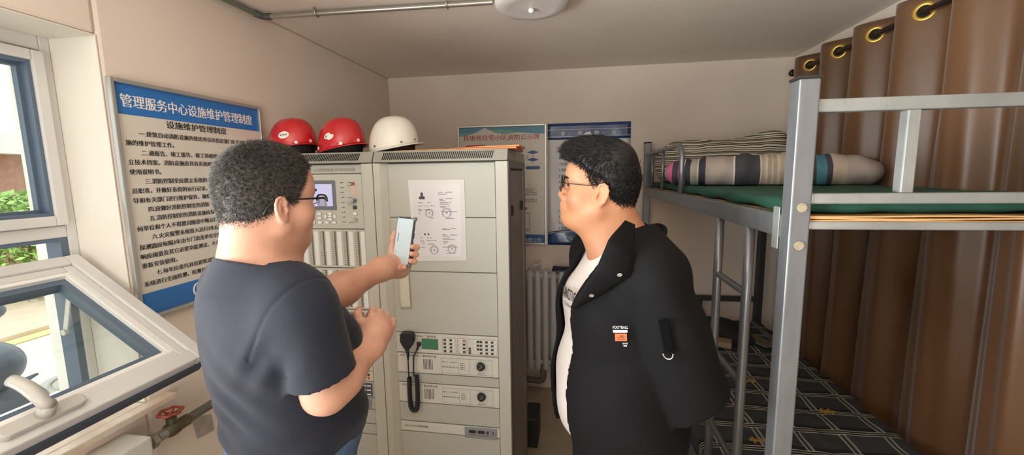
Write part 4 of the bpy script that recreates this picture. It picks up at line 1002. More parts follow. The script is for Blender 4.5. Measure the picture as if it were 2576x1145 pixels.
# plaid fabric, procedural
def plaid():
    m = bpy.data.materials.new('plaid sheet'); m.use_nodes = True; n = m.node_tree.nodes; l = m.node_tree.links
    b = n['Principled BSDF']; b.inputs['Roughness'].default_value = .9
    tc = n.new('ShaderNodeTexCoord')
    dist = n.new('ShaderNodeTexNoise'); dist.inputs['Scale'].default_value = 9; dist.inputs['Detail'].default_value = 1
    l.new(tc.outputs['Object'], dist.inputs['Vector'])
    vm = n.new('ShaderNodeVectorMath'); vm.operation = 'MULTIPLY_ADD'; vm.inputs[1].default_value = (.018, .018, 0); l.new(dist.outputs['Color'], vm.inputs[0]); l.new(tc.outputs['Object'], vm.inputs[2])
    sep = n.new('ShaderNodeSeparateXYZ'); l.new(vm.outputs[0], sep.inputs[0])
    def lines(axis, period, offs, width):
        acc = None
        for of in offs:
            a = n.new('ShaderNodeMath'); a.operation = 'ADD'; a.inputs[1].default_value = 50*period-of; l.new(sep.outputs[axis], a.inputs[0])
            d = n.new('ShaderNodeMath'); d.operation = 'MODULO'; d.inputs[1].default_value = period; l.new(a.outputs[0], d.inputs[0])
            c = n.new('ShaderNodeMath'); c.operation = 'LESS_THAN'; c.inputs[1].default_value = width; l.new(d.outputs[0], c.inputs[0])
            if acc is None: acc = c
            else:
                mxx = n.new('ShaderNodeMath'); mxx.operation = 'MAXIMUM'; l.new(acc.outputs[0], mxx.inputs[0]); l.new(c.outputs[0], mxx.inputs[1]); acc = mxx
        return acc
    base = rgb('3F4347'); dark = rgb('25272A'); white = rgb('C9C9BC'); grey = rgb('77797A')
    def mix(c1, c2, f):
        mx = n.new('ShaderNodeMix'); mx.data_type = 'RGBA'; l.new(f.outputs[0], mx.inputs[0])
        for i, c_ in ((6, c1), (7, c2)):
            if isinstance(c_, tuple): mx.inputs[i].default_value = c_
            else: l.new(c_, mx.inputs[i])
        return mx.outputs[2]
    c = mix(base, dark, lines(1, .150, (0,), .052))
    c = mix(c, grey, lines(0, .165, (0, ), .028))
    c = mix(c, dark, lines(0, .165, (.009,), .007))
    c = mix(c, white, lines(0, .165, (.0, .023), .0035))
    c = mix(c, dark, lines(1, .150, (.004,), .024))
    c = mix(c, white, lines(1, .150, (0, .013, .026), .0042))
    l.new(c, b.inputs['Base Color'])
    return m
F = Field((bx-.1, by_-.02, .52), (bx+BW+.05, by_+BLn+.05, .74), .008)
F.box(BR((BW/2-.01, BLn/2-.012, .622)), (BW/2-.012, BLn/2-.036, .044), rd=.025)
X, Y, Z = F.all()
F.D = F.D+(.004*np.sin(6*X+9*Y)*np.sin(8*Y-5*X)+.0022*np.sin(31*Y+9*np.sin(7*X))*np.sin(11*X)).astype(np.float32)
V, Q = F.mesh()
lowm = tag(link_mesh('mattress', V, Q, plaid(), None, True, (bx+.4, by_+1, .577)), 'lower bunk mattress in dark plaid cotton with white lines', 'mattress')
m_bow = mat('mustard motif', 'A88B4E', .8)
for (x, y) in ((1882, 957), (2080, 1034), (1905, 1107)):
    c = at(x, y, 'Z', .671); g = MB()
    g.box((c[0]-.030, c[1]-.006, .664), (c[0]+.030, c[1]+.006, .6725)); g.box((c[0]-.018, c[1]-.02, .664), (c[0]-.010, c[1]+.02, .672)); g.box((c[0]+.010, c[1]-.02, .664), (c[0]+.018, c[1]+.02, .672))
    g.build('woven_motif', m_bow, lowm, label='mustard woven motif')

# rolled quilt with broad stripes, lying across the upper bunk
def stripes(name, cols, axis, period, wobble, bumpy=.3, rough=.85, twist=None):
    m = bpy.data.materials.new(name); m.use_nodes = True; n = m.node_tree.nodes; l = m.node_tree.links
    b = n['Principled BSDF']; b.inputs['Roughness'].default_value = rough
    tc = n.new('ShaderNodeTexCoord'); no = n.new('ShaderNodeTexNoise'); no.inputs['Scale'].default_value = 5; no.inputs['Detail'].default_value = 2
    l.new(tc.outputs['Object'], no.inputs['Vector'])
    sep = n.new('ShaderNodeSeparateXYZ'); l.new(tc.outputs['Object'], sep.inputs[0])
    src = sep.outputs[axis]
    if twist:
        t = n.new('ShaderNodeMath'); t.operation = 'MULTIPLY_ADD'; t.inputs[1].default_value = twist[1]; l.new(sep.outputs[twist[0]], t.inputs[0]); l.new(src, t.inputs[2]); src = t.outputs[0]
    ma = n.new('ShaderNodeMath'); ma.operation = 'MULTIPLY_ADD'; ma.inputs[1].default_value = wobble; l.new(no.outputs['Fac'], ma.inputs[0]); l.new(src, ma.inputs[2])
    dv = n.new('ShaderNodeMath'); dv.operation = 'DIVIDE'; dv.inputs[1].default_value = period; l.new(ma.outputs[0], dv.inputs[0])
    fr = n.new('ShaderNodeMath'); fr.operation = 'FRACT'; l.new(dv.outputs[0], fr.inputs[0])
    cr = n.new('ShaderNodeValToRGB'); cr.color_ramp.interpolation = 'CONSTANT'; e = cr.color_ramp.elements
    while len(e) > 1: e.remove(e[-1])
    for i, (p, h) in enumerate(cols):
        if i == 0: e[0].position = p; e[0].color = rgb(h)
        else: q = e.new(p); q.color = rgb(h)
    l.new(fr.outputs[0], cr.inputs[0]); l.new(cr.outputs[0], b.inputs['Base Color'])
    t2 = n.new('ShaderNodeTexNoise'); t2.inputs['Scale'].default_value = 25; l.new(tc.outputs['Object'], t2.inputs['Vector'])
    bp = n.new('ShaderNodeBump'); bp.inputs['Strength'].default_value = bumpy; bp.inputs['Distance'].default_value = .01; l.new(t2.outputs['Fac'], bp.inputs['Height']); l.new(bp.outputs[0], b.inputs['Normal'])
    return m
q0 = np.array([.545, 2.36, 1.735]); q1 = np.array([1.27, 2.14, 1.730])
tq = thing('rolled_quilt', 'rolled quilt with grey, teal and pink stripes on the upper bunk', 'quilt', tuple(q0*[1, 1, 0]+[-.06, 0, 1.667]))
A_ = unit(q1-q0); N_ = unit(np.cross([0, 0, 1], A_))
F = Field((.44, 1.90, 1.64), (1.40, 2.62, 1.90), .006)
for k in range(9):
    a = q0+(q1-q0)*k/8; q = k/8; F.ell(a+np.array([0, 0, .004*math.sin(3*k)]), (.085, .125+.02*math.sin(2.5*q*3), .052+.036*math.sin(math.pi*min(1, .07+.83*q))**.7), (A_, N_, (0, 0, 1)), .05)
X, Y, Z = F.all()
U = (X-q0[0])*A_[0]+(Y-q0[1])*A_[1]
F.D = F.D+(.004*np.sin(38*U+10*Z)*np.sin(17*Z+9*Y)+.003*np.sin(70*U)*np.sin(20*Z)).astype(np.float32)
F.cut((0, 0, -1), (0, 0, 1.671))
cols = [(0, 'D96A9A'), (0.028, '4A4650'), (0.06, 'C94F92'), (0.0864, 'D9D4CB'), (0.0912, '3E3E4C'), (0.12, 'B7B39F'), (0.152, 'D9D4CB'), (0.1568, '3E3E4C'), (0.188, 'B8AAA2'), (0.316, 'E4E0D8'), (0.324, '4A4A52'), (0.428, 'E4E0D8'), (0.432, 'BFAF9F'), (0.448, 'D8CCBC'), (0.4576, 'BFAF9F'), (0.4736, 'D8CCBC'), (0.4832, 'BFAF9F'), (0.5, 'D8CCBC'), (0.5096, 'BFAF9F'), (0.544, '4A4A52'), (0.568, 'B8AAA2'), (0.596, 'C79A45'), (0.632, '44474C'), (0.652, '4F8799'), (0.688, '44474C'), (0.708, 'C4B4A4'), (0.76, 'B0A49C')]
# the stripes run round the roll: measured along its axis
mq = stripes('quilt stripes', cols, 0, 1.035, .02, twist=(1, -.30))
V, Q = F.mesh(); qo = link_mesh('roll', V, Q, mq, tq, True)
me = qo.data
for v in me.vertices: pass
g = MB()
sp_ = []
for k in range(46):
    q = k*.30; r_ = .014+.0022*q; sp_.append(q0-A_*.062+N_*(1.5*r_*math.cos(q))+np.array([0, 0, .75*r_*math.sin(q)-.012]))
g.tube(sp_, .008, 8); g.build('rolled_end', mat('pink quilt edge', 'A8567A', .9, h2='3A3840', scale=30), tq, smooth=True)
# striped blanket behind it, higher and longer
tb = thing('striped_blanket', 'rolled blanket with thin black and cream stripes behind the quilt on the upper bunk', 'blanket', (.9, 2.84, 1.667))
F = Field((.46, 2.62, 1.64), (1.40, 3.09, 2.02), .006)
for k in range(11):
    q = k/10; F.ell((.585+.62*q, 2.855+.012*math.sin(5*q), 1.785+.03*q+.012*math.sin(6*q)), (.09, .125, .120+.040*q+.010*math.sin(9*q)), None, .05)
X, Y, Z = F.all()
F.D = F.D+(.006*np.sin(11*X+46*(Z-1.75))*np.sin(5*X+1)+.004*np.sin(60*(Z-1.7)+6*X)).astype(np.float32)
F.cut((0, 0, -1), (0, 0, 1.671))
m_bl = stripes('blanket stripes', [(0, 'DCD6C4'), (.10, '2E2A26'), (.17, 'DCD6C4'), (.30, '2E2A26'), (.36, 'B8AE98'), (.44, '3A342E'), (.52, 'DCD6C4'), (.64, '8E8470'), (.78, '2E2A26'), (.84, 'DCD6C4'), (.93, '5A5244')], 2, .075, .05, .4)
F.build('roll', m_bl, tb)
g = MB(); sp_ = []
for k in range(60):
    q = k*.32; r_ = .010+.0034*q; sp_.append(np.array([.508+.0006*k, 2.855+r_*1.15*math.cos(q), 1.775+r_*math.sin(q)]))
g.tube(sp_, .011, 8); g.build('rolled_end', m_bl, tb, smooth=True)
# things at the far end of the lower bunk
c0 = at(1838, 852, 'Z', .69); c1 = at(1802, 838, 'Z', .70); c2 = at(1890, 866, 'Z', .68)
F = Field((c0[0]-.25, c0[1]-.25, .65), (c0[0]+.25, c0[1]+.35, .84), .006)
F.ell((c0[0]-.05, c0[1]+.12, .70), (.13, .10, .085), None, .03); F.ell((c0[0]+.04, c0[1]+.04, .685), (.11, .09, .045), None, .03); F.ell((c0[0]-.02, c0[1]-.01, .68), (.14, .05, .022), None, .03)
X, Y, Z = F.all(); F.D = F.D+(.008*np.sin(25*X+14*Y)*np.sin(30*Y+20*Z)).astype(np.float32); F.cut((0, 0, -1), (0, 0, .672))
V, Q = F.mesh(); tag(link_mesh('coat', V, Q, mat('dark coat cloth', '2B2A2E', .9), None, True, (c0[0], c0[1], .672)), 'crumpled dark coat lying on the plaid sheet of the lower bunk', 'coat')
g = MB(); g.obox((c1[0]-.01, c1[1]-.135, .692), unit((1, -.35, 0)), unit((.35, 1, 0)), UZ, (.055, .04, .018))
tag(g.build('cardboard_box', mat('kraft card', 'A08C70', .8), bevel=.003, loc=(c1[0]-.01, c1[1]-.135, .674)), 'small tan cardboard box on the plaid sheet in front of the dark coat', 'box')
g = MB(); g.obox((c2[0]+.075, c2[1]+.05, .680), unit((1, .45, 0)), unit((-.45, 1, 0)), UZ, (.045, .08, .006))
tag(g.build('notebook', mat('olive cover', '7A6F58', .7), bevel=.002, loc=(c2[0]+.075, c2[1]+.05, .674)), 'dull olive notebook lying on the lower bunk', 'notebook')

# ------------------------------------------------------------------ curtain on its rod along the right wall
m_cur = mat('brown satin curtain', '6E4B2E', .36, sheen=.3, var=.12, scale=3, bump=.03, bscale=300)
tc_ = thing('curtain', 'brown satin curtain with brass eyelets along the right wall', 'curtain', (1.385, 1.6, .5))
RXc, RZ = 1.385, 2.372; PER = .284; YG0 = 2.875
ys0, ys1 = -.2, 3.03
def amp(z):
    t = (RZ+.05-z)/1.9
    return .048*(1-.30*min(1, max(0, t)))
def cx(y, z):
    # fold wave: crossing the rod with X falling as Y grows at the visible eyelets
    t = max(0, (RZ-.02-z)); ph = 2*math.pi*(y-YG0)/PER
    ph2 = ph+t*(.35*math.sin(.9*y*2+1)+.25*math.sin(5*y))*.9
    s_ = math.sin(ph2)
    x = RXc-amp(z)*(s_+.18*math.sin(2*ph2+1)*min(1, t))
    x += -.012*t*math.sin(3.1*y+.5)*.6-.0055*math.sin(2*math.pi*y/.092+2.5*math.sin(4*y)+1.2*t)*min(1, .25+1.2*t)
    return x
g = MB(); ny, nz = 420, 44; ztop, zbot = RZ+.062, .42
def cf(a, b):
    y = ys0+(ys1-ys0)*a; z = ztop+(zbot-ztop)*(b**1.15)
    x = cx(y, z)
    if z < 1.75: x = max(x, 1.346 if z > .70 else 1.346)
    return np.array([min(x, RW-.006), y, z])
g.grid(cf, ny, nz)
g.build('cloth', m_cur, tc_, smooth=True, solid=.002)
m_br = mat('brass eyelet', 'D0A850', .3, metal=.6)
k = 0
for i in range(-1, 22):
    y = YG0+PER/2*(1-i)
    if y < ys0+.05 or y > ys1-.03: continue
    e = .004; c = np.array([cx(y, RZ), y, RZ]); tt = unit([cx(y+e, RZ)-cx(y-e, RZ), 2*e, 0]); n_ = np.cross(tt, UZ)
    g = MB()
    def ringf(a, b):
        q = 2*math.pi*a; p = 2*math.pi*b
        rr = .0300+.0085*math.cos(p)
        return c+tt*rr*math.cos(q)+UZ*rr*math.sin(q)+n_*.0045*math.sin(p)
    g.grid(ringf, 36, 9, True)
    eo = g.build('eyelet', m_br, tc_, smooth=True)
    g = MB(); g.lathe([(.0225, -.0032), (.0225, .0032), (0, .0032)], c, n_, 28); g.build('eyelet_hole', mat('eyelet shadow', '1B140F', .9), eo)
tr_ = thing('curtain_rod', 'dark curtain rod with rounded end along the right wall', 'curtain rod', (RXc, 1.4, RZ))
g = MB(); g.cyl((RXc, -.5, RZ), (RXc, 3.07, RZ), .0125, 16); g.build('rod', mat('dark bronze rod', '35261E', .35, metal=.4), tr_, auto=True)
g = MB(); g.lathe([(.012, 0), (.02, .004), (.024, .018), (.020, .034), (.010, .042), (0, .044)], (RXc, 3.06, RZ), (0, 1, 0), 20); g.build('finial', mat('dark bronze rod', '35261E'), tr_, smooth=True)
for y in (2.98, 1.2, -.3):
    g = MB(); g.cyl((RXc+.013, y, RZ-.006), (RW, y, RZ-.006), .006, 10); g.cyl((RW-.006, y, RZ-.006), (RW, y, RZ-.006), .022, 16); g.build('bracket', mat('dark bronze rod', '35261E'), tr_, auto=True)
# ------------------------------------------------------------------ people
def skin_mat(name, h, h2):
    m = mat(name, h, .48, var=0, h2=h2, scale=14, bump=.08, bscale=220, spec=.4)
    b = m.node_tree.nodes['Principled BSDF']; b.inputs['Subsurface Weight'].default_value = .12; b.inputs['Subsurface Radius'].default_value = (.012, .005, .003); b.inputs['Subsurface Scale'].default_value = 1.0
    return m
class Frame:
    """local frame: origin o, forward f, right r, up u"""
    def __init__(s, o, az, pitch=0, roll=0):
        a = math.radians(az); p = math.radians(pitch)
        f = np.array([math.sin(a), math.cos(a), 0]); r = np.array([math.cos(a), -math.sin(a), 0]); u = np.array([0, 0, 1.])
        f, u = f*math.cos(p)-u*math.sin(p), u*math.cos(p)+f*math.sin(p)
        q = math.radians(roll); r, u = r*math.cos(q)+u*math.sin(q), u*math.cos(q)-r*math.sin(q)
        s.o = np.array(o, float); s.f, s.r, s.u = f, r, u; s.A = (f, r, u)
    def __call__(s, f, r, u): return s.o+s.f*f+s.r*r+s.u*u
def head(F, H, chub=0., sc=1.0, jf=0., nf=0., es=1.):
    """head with face; H.o lies at chin height midway between the ears"""
    P = lambda f, r, u: H(f*sc, r*sc, u*sc)
    E = lambda c, rr, k=.02, op='u', A=None: F.ell(P(*c), [x*sc for x in rr], A or H.A, k, op)
    E((-.004, 0, .147), (.098, .076, .090), .0)
    E((.030, 0, .092), (.060, .063+chub*.4, .088), .03)
    E((.060, 0, .150), (.036, .060, .052), .03)                     # forehead
    for s_ in (-1, 1):
        F.cone(P(-.002, s_*(.052+chub), .052), P(.060+jf, s_*(.020+chub*.5), .014), (.019+chub)*sc, (.015+chub*.5)*sc, .03)      # jaw
        E((.052, s_*(.043+chub*.4), .078), (.032, .024+chub, .032), .025)      # cheek
        F.cone(P(.076, s_*.040, .128), P(.086, s_*.012, .130), .0085*sc, .008*sc, .015)   # brow
        E((.094, s_*.031, .112), (.012, .016, .010), .016, 's')      # eye socket
        E((.076, s_*.031, .112), (.0125, .014, .0115), .006)         # lidded eye
        E((.098+nf*.8, s_*.0125, .0775), (.010, .0075, .0068), .008)       # nostril wing
    E((.074+jf, 0, .016), (.022, .028, .019), .022)                     # chin
    F.cone(P(.090, 0, .118), P(.1085+nf, 0, .084), .0070*sc, .0095*sc, .014)   # nose
    E((.086+jf*.8, 0, .050), (.014, .026, .022), .02)                      # mouth area
    E((.0965+jf*.9, 0, .0545), (.0075, .021, .0055), .006)                 # upper lip
    E((.0945+jf*.9, 0, .0435), (.0075, .018, .0062), .006)                 # lower lip
    F.cone(P(.103+jf*.9, -.018, .0490), P(.103+jf*.9, .018, .0490), .0022*sc, .0022*sc, .004, 's')
    for s_ in (-1, 1):                                               # ears
        e3 = unit(H.r*s_*.92+H.f*.20); e2 = unit(H.u-H.f*.20); e2 = unit(e2-e3*(e2@e3)); e1 = np.cross(e2, e3)*s_
        if e1@H.f < 0: e1 = -e1
        c0 = P(-.010, s_*.0825, .094); Q = lambda a, b, c_: c0+(e1*a+e2*b+e3*c_)*sc*es
        A = (e1, e3, e2)
        F.ell(Q(-.003, 0, .000), np.array((.0165, .0062, .0295))*sc*es, A, .004)
        F.ell(Q(.003, -.004, .0070), np.array((.0092, .0105, .0130))*sc*es, A, .003, 's')
        F.ell(Q(-.003, .014, .0060), np.array((.0060, .0045, .0085))*sc*es, A, .003, 's')
        rim = [(.009, .006), (.0125, .016), (.009, .027), (-.001, .0325), (-.011, .029), (-.0175, .018), (-.019, .004), (-.0165, -.010), (-.011, -.021)]
        for p_, q_ in zip(rim[:-1], rim[1:]): F.cone(Q(*p_, .0035), Q(*q_, .0035), .0033*sc*es, .0033*sc*es, .003)
        anti = [(-.002, .020), (-.009, .010), (-.010, -.002), (-.006, -.015)]
        for p_, q_ in zip(anti[:-1], anti[1:]): F.cone(Q(*p_, .0028), Q(*q_, .0028), .0026*sc*es, .0026*sc*es, .003)
        F.ell(Q(.0105, -.004, .003), np.array((.004, .0045, .0065))*sc*es, A, .004)
        F.ell(Q(-.001, -.026, .0015), np.array((.0085, .0052, .0085))*sc*es, A, .006)
def limb(F, pts, rad, k=.02):
    for a, b, ra, rb in zip(pts[:-1], pts[1:], rad[:-1], rad[1:]): F.cone(a, b, ra, rb, k)
def fold_noise(F, amp_, dirs, lo=None, hi=None):
    X, Y, Z = F.all()
    d = 0
    for (a, b, c), fr, ph in dirs: d = d+np.sin(fr*(a*X+b*Y+c*Z)+ph+1.7*np.sin(7*(X-Y+.6*Z)+ph))
    F.D = F.D+(amp_*d).astype(np.float32)
def hair_tufts(mb_v, mb_f, P, N, flow, ln, w, rs):
    """one thin pointed lock per root"""
    n = len(P); ln = np.asarray(ln)[:, None]
    d = N*.55+flow+rs.normal(size=(n, 3))*.22; d /= np.linalg.norm(d, axis=1)[:, None]
    d2 = d+flow*.45-N*.12; d2 /= np.linalg.norm(d2, axis=1)[:, None]
    s = np.cross(d, rs.normal(size=(n, 3))); s /= np.linalg.norm(s, axis=1)[:, None]; t = np.cross(d, s)
    base = P-N*.003; mid = base+d*ln*.55; tip = mid+d2*ln*.5
    b = len(mb_v)*0
    V = np.concatenate([base+s*w, base-s*w*.5+t*w*.87, base-s*w*.5-t*w*.87, mid+s*w*.8, mid-s*w*.4+t*w*.7, mid-s*w*.4-t*w*.7, tip])
    i = np.arange(n); o = mb_v[0] if mb_v else 0
    I = [i+k*n for k in range(7)]
    Fq = []
    for a, c in ((0, 1), (1, 2), (2, 0)):
        Fq.append(np.stack([I[a], I[c], I[3+c], I[3+a]], 1))
    T = [np.stack([I[3+a], I[3+c], I[6]], 1) for a, c in ((0, 1), (1, 2), (2, 0))]
    return V, Fq, T
def hair_mesh(name, m, parent, cap, tufts, label=None):
    V, Q = cap; Vs = [V]; Fs = Q.tolist(); n0 = len(V)
    for TV, TQ, TT in tufts:
        for q in TQ: Fs += (q+n0).tolist()
        for q in TT: Fs += (q+n0).tolist()
        Vs.append(TV); n0 += len(TV)
    return link_mesh(name, np.concatenate(Vs), Fs, m, parent, True, label=label)
def finger(F, base, dirs, lens, r0, r1, k=.006):
    p = np.array(base, float); n = len(lens)
    for i, (d, l_) in enumerate(zip(dirs, lens)):
        q = p+unit(d)*l_; F.cone(p, q, r0+(r1-r0)*i/n, r0+(r1-r0)*(i+1)/n, k); p = q
    return p

# =================================================== man A: navy T-shirt, raised phone
m_skinA = skin_mat('tanned skin', 'CC9D86', 'BF8D75')
AC = np.array([-.704, .835, 0])
A = Frame(AC, 24)
HA = Frame((0, 0, 0), 25, 2, -1)
AS = .95
HA.o = dp(707, 530, .885)-HA(-.014, .085, .092)*AS
man = thing('person', 'man in a navy short-sleeved T-shirt and glasses holding up a phone', 'person', (AC[0], AC[1], 0))
# joints
shR = A(-.015, .158, 1.456); shL = A(.010, -.142, 1.456)
elR = dp(822, 985, .90); wrR = dp(934, 868, 1.03)
elL = dp(812, 752, 1.10); wrL = dp(962, 676, 1.255)
F = Field((-1.02, .55, .95), (-.40, 1.40, 1.86), .0026)
def torsoA(F, o, neck=True):
    E = lambda c, rr, k=.06: F.ell(A(*c), [x+o for x in rr], A.A, k)
    E((.0, .006, 1.33), (.110, .152, .20)); E((.040, .004, 1.15), (.138, .158, .17), .08); E((-.01, 0, .98), (.116, .150, .17), .08)
    E((-.044, .006, 1.375), (.078, .130, .145), .06)
    for s_ in (-1, 1):
        E((.075, s_*.075, 1.345), (.062, .085, .075), .05)
    F.cone(A(-.012, -.115, 1.460), A(-.012, .132, 1.460), .058+o, .062+o, .06)
    for s_ in (-1, 1): F.cone(A(-.035, s_*.035, 1.535), A(-.02, s_*.128, 1.475), .044+o, .050+o, .05)
torsoA(F, 0)
head(F, HA, .006, AS, 0, 0, .88)
F.cone(A(-.038, 0, 1.46), HA(-.022, 0, .075), .062, .057, .035)
F.cone(HA(-.045, 0, .05), A(-.055, 0, 1.48), .044, .054, .04)
F.cone(HA(.025, 0, .020), A(.02, 0, 1.50), .040, .048, .04)        # throat
limb(F, [shR, shR+(elR-shR)*.5, elR], [.054, .050, .043], .03)
limb(F, [elR, elR+(wrR-elR)*.3, wrR], [.042, .045, .030], .03)
limb(F, [shL, shL+(elL-shL)*.5, elL], [.052, .048, .043], .03)
limb(F, [elL, elL+(wrL-elL)*.3, wrL], [.042, .044, .029], .03)
# ---- phone frame, then the left hand round it
pt_, pb_ = dp(1024, 551, 1.30), dp(1009, 664, 1.292)
pc = (pt_+pb_)/2; pu = unit(pt_-pb_)
tocam = unit(CAM-pc); 
pn = unit(np.array([-.30, -.86, .25])); pn = unit(pn-pu*(pn@pu)); pr = np.cross(pu, pn)*1.0
if pr[0] < 0: pr = -pr
PL, PW_, PT = .150, .070, .0095
def PH(r, u, n): return pc+pr*r+pu*u+pn*n
# palm behind the lower part of the phone
palm = PH(-.022, -.062, -.026)
Ap = (pr, pu, pn)
F.ell(PH(-.020, -.060, -.026), (.036, .042, .017), Ap, .02)
F.ell(PH(-.032, -.078, -.020), (.024, .030, .018), Ap, .02)
F.cone(wrL, PH(-.026, -.090, -.026), .029, .027, .03)
F.cone(wrL, PH(-.034, -.070, -.022), .026, .022, .03)
# thumb along the near edge
F.cone(PH(-.030, -.082, -.018), PH(-.050, -.040, -.010), .020, .0135, .02)
finger(F, PH(-.044, -.066, -.014), [pu*.80-pr*.10+pn*.15, pu*.95+pr*.05+pn*.12, pu*.9+pr*.10], [.040, .032, .020], .0125, .0085, .01)
# fingers: across the back and round the far edge
for i, (u0, l_) in enumerate(((-.018, 1.0), (-.040, 1.0), (-.062, .92))):
    finger(F, PH(.004, u0, -.021), [pr+pu*.10, pr*.85+pn*.45+pu*.08, pn*1.0-pr*.12+pu*.05], [.022*l_, .020*l_, .016*l_], .0095, .0082)
# little finger under the lower end
finger(F, PH(-.008, -.082, -.016), [pr*.8+pn*.6, pr*.5+pn*.9+pu*.05, pn*.3+pr*.8+pu*.2], [.018, .016, .014], .0092, .0080)
# ---- right hand: loosely closed, thumb on top
fd = unit(wrR-elR); hu = unit(np.array([0.05, .25, 1.0])-fd*0); 
kn = dp(962, 802, 1.09); tw = unit(kn-wrR)              # towards the knuckles
side = unit(np.cross(tw, [.55, -.75, .25])); bk = unit(np.cross(side, tw))
if bk[1] > 0: bk = -bk; 
A2 = (tw, side, bk)
hc = wrR+(kn-wrR)*.62
F.cone(wrR, hc, .030, .028, .03)
F.ell(hc, (.043, .040, .021), A2, .02)
sg = 1 if side[2] > 0 else -1
for i in range(4):
    b0 = hc+tw*(.030-.004*abs(i-1.2))+side*sg*(.029-.0195*i)+bk*.004
    finger(F, b0, [tw*.75-bk*.5, -bk*1.0-tw*.15, -tw*.9-bk*.25], [.026-.002*(i == 3), .023, .018], .0105, .0088, .006)
finger(F, hc+side*sg*.024-tw*.012-bk*.006, [side*sg*.9+tw*.45-bk*.1, tw*.8+side*sg*.45-bk*.3, tw*.9-bk*.35], [.028, .026, .021], .0125, .0090, .008)
F.build('body', m_skinA, man); VA = F.out[0]
# T-shirt
m_navy_t = mat('navy cotton jersey', '0E1526', .85, sheen=.08, var=.08, scale=4, bump=.12, bscale=260)
T = Field((-1.06, .50, 1.05), (-.38, 1.22, 1.60), .0036)
torsoA(T, .013)
T.cone(A(-.035, 0, 1.48), A(-.024, 0, 1.545), .10, .078, .05)
cuR = shR+(elR-shR)*.80; cuL = shL+(elL-shL)*.72
S = Field((-1.06, .50, 1.05), (-.38, 1.22, 1.60), .0036)
def sleeve(S, sh, cu, n, r0, r1, r_in):
    S.cone(sh, cu+n*.06, r0, r1, 0)
    X, Y, Z = S.all(); ax = (X-cu[0])*n[0]+(Y-cu[1])*n[1]+(Z-cu[2])*n[2]
    rad = np.sqrt(np.maximum((X-cu[0])**2+(Y-cu[1])**2+(Z-cu[2])**2-ax**2, 0))
    near = rad < .14
    S.D = np.where(near, np.maximum(np.maximum(S.D, ax), -np.maximum(rad-r_in, -ax-.035)), S.D).astype(np.float32)
sleeve(S, shR, cuR, unit(elR-shR), .066, .076, .062)
S2 = Field((-1.06, .50, 1.05), (-.38, 1.22, 1.60), .0036)
sleeve(S2, shL, cuL, unit(elL-shL), .064, .074, .060)
for q in (S, S2):
    h = np.clip(.5+.5*(T.D-q.D)/.015, 0, 1); T.D = (T.D+(q.D-T.D)*h-.015*h*(1-h)).astype(np.float32)
fold_noise(T, .0016, [((.8, .3, .6), 34, 0), ((-.5, .5, .8), 41, 2.), ((.2, -.9, .5), 27, 4.)])
X, Y, Z = T.all()
# drag folds that run from the armpit towards the waist, and soft horizontal slack above the hem
T.D = T.D+(.0042*np.sin(112*(Z*.78+.50*(X+.55)+.30*Y)+1.5*np.sin(9*X))*np.exp(-((Z-1.28)/.085)**2-((X+.72)/.075)**2)+.003*np.sin(120*(Z*.5-.75*(X+.55)))*np.exp(-((Z-1.36)/.05)**2-((X+.62)/.06)**2)+.006*np.sin(58*Z+6*np.sin(6*X))*np.exp(-((Z-1.13)/.05)**2)).astype(np.float32)
# neck opening and hem
T.cone(A(-.024, 0, 1.53), A(-.01, 0, 1.72), .066, .085, .004, 's')
X, Y, Z = T.all(); pk_ = (Z-1.549)+((X-AC[0])*A.f[0]+(Y-AC[1])*A.f[1]+.024)*.30; rr_ = np.sqrt((X-AC[0])**2+(Y-AC[1])**2)
T.D = np.where(rr_ < .12, np.maximum(T.D, pk_), T.D).astype(np.float32)
for s_ in (1, -1):
    sh_, n_ = (shR, unit(elR-shR)) if s_ > 0 else (shL, unit(elL-shL)); n_ = unit(A.r*s_*.9+n_*.45); pl_ = sh_+A.r*s_*-.012
    X, Y, Z = T.all(); dd = (X-pl_[0])*n_[0]+(Y-pl_[1])*n_[1]+(Z-pl_[2])*n_[2]+A.r[0]*0
    rr_ = np.sqrt((X-pl_[0])**2+(Y-pl_[1])**2+(Z-pl_[2])**2)
    T.D = (T.D+.0022*np.exp(-(dd/.0035)**2)*(rr_ < .13)).astype(np.float32)
T.cut((0, 0, -1), (0, 0, 1.112))
T.ell(A(.02, 0, 1.05), (.13, .150, .10), A.A, .0, 's')
ts = T.build('t_shirt', m_navy_t, man)
g = MB()
cp_ = []
for q in np.linspace(0, 2*math.pi, 40, endpoint=False):
    cp_.append(A(-.024+.071*math.cos(q), .071*math.sin(q), 1.549-.022*math.cos(q)))
g.tube(cp_, .0075, 10, closed=True); g.build('collar', m_navy_t, ts, smooth=True)
# shoulder seam
g = MB(); sm = []
for q in np.linspace(0, 2*math.pi, 36, endpoint=False):
    pass
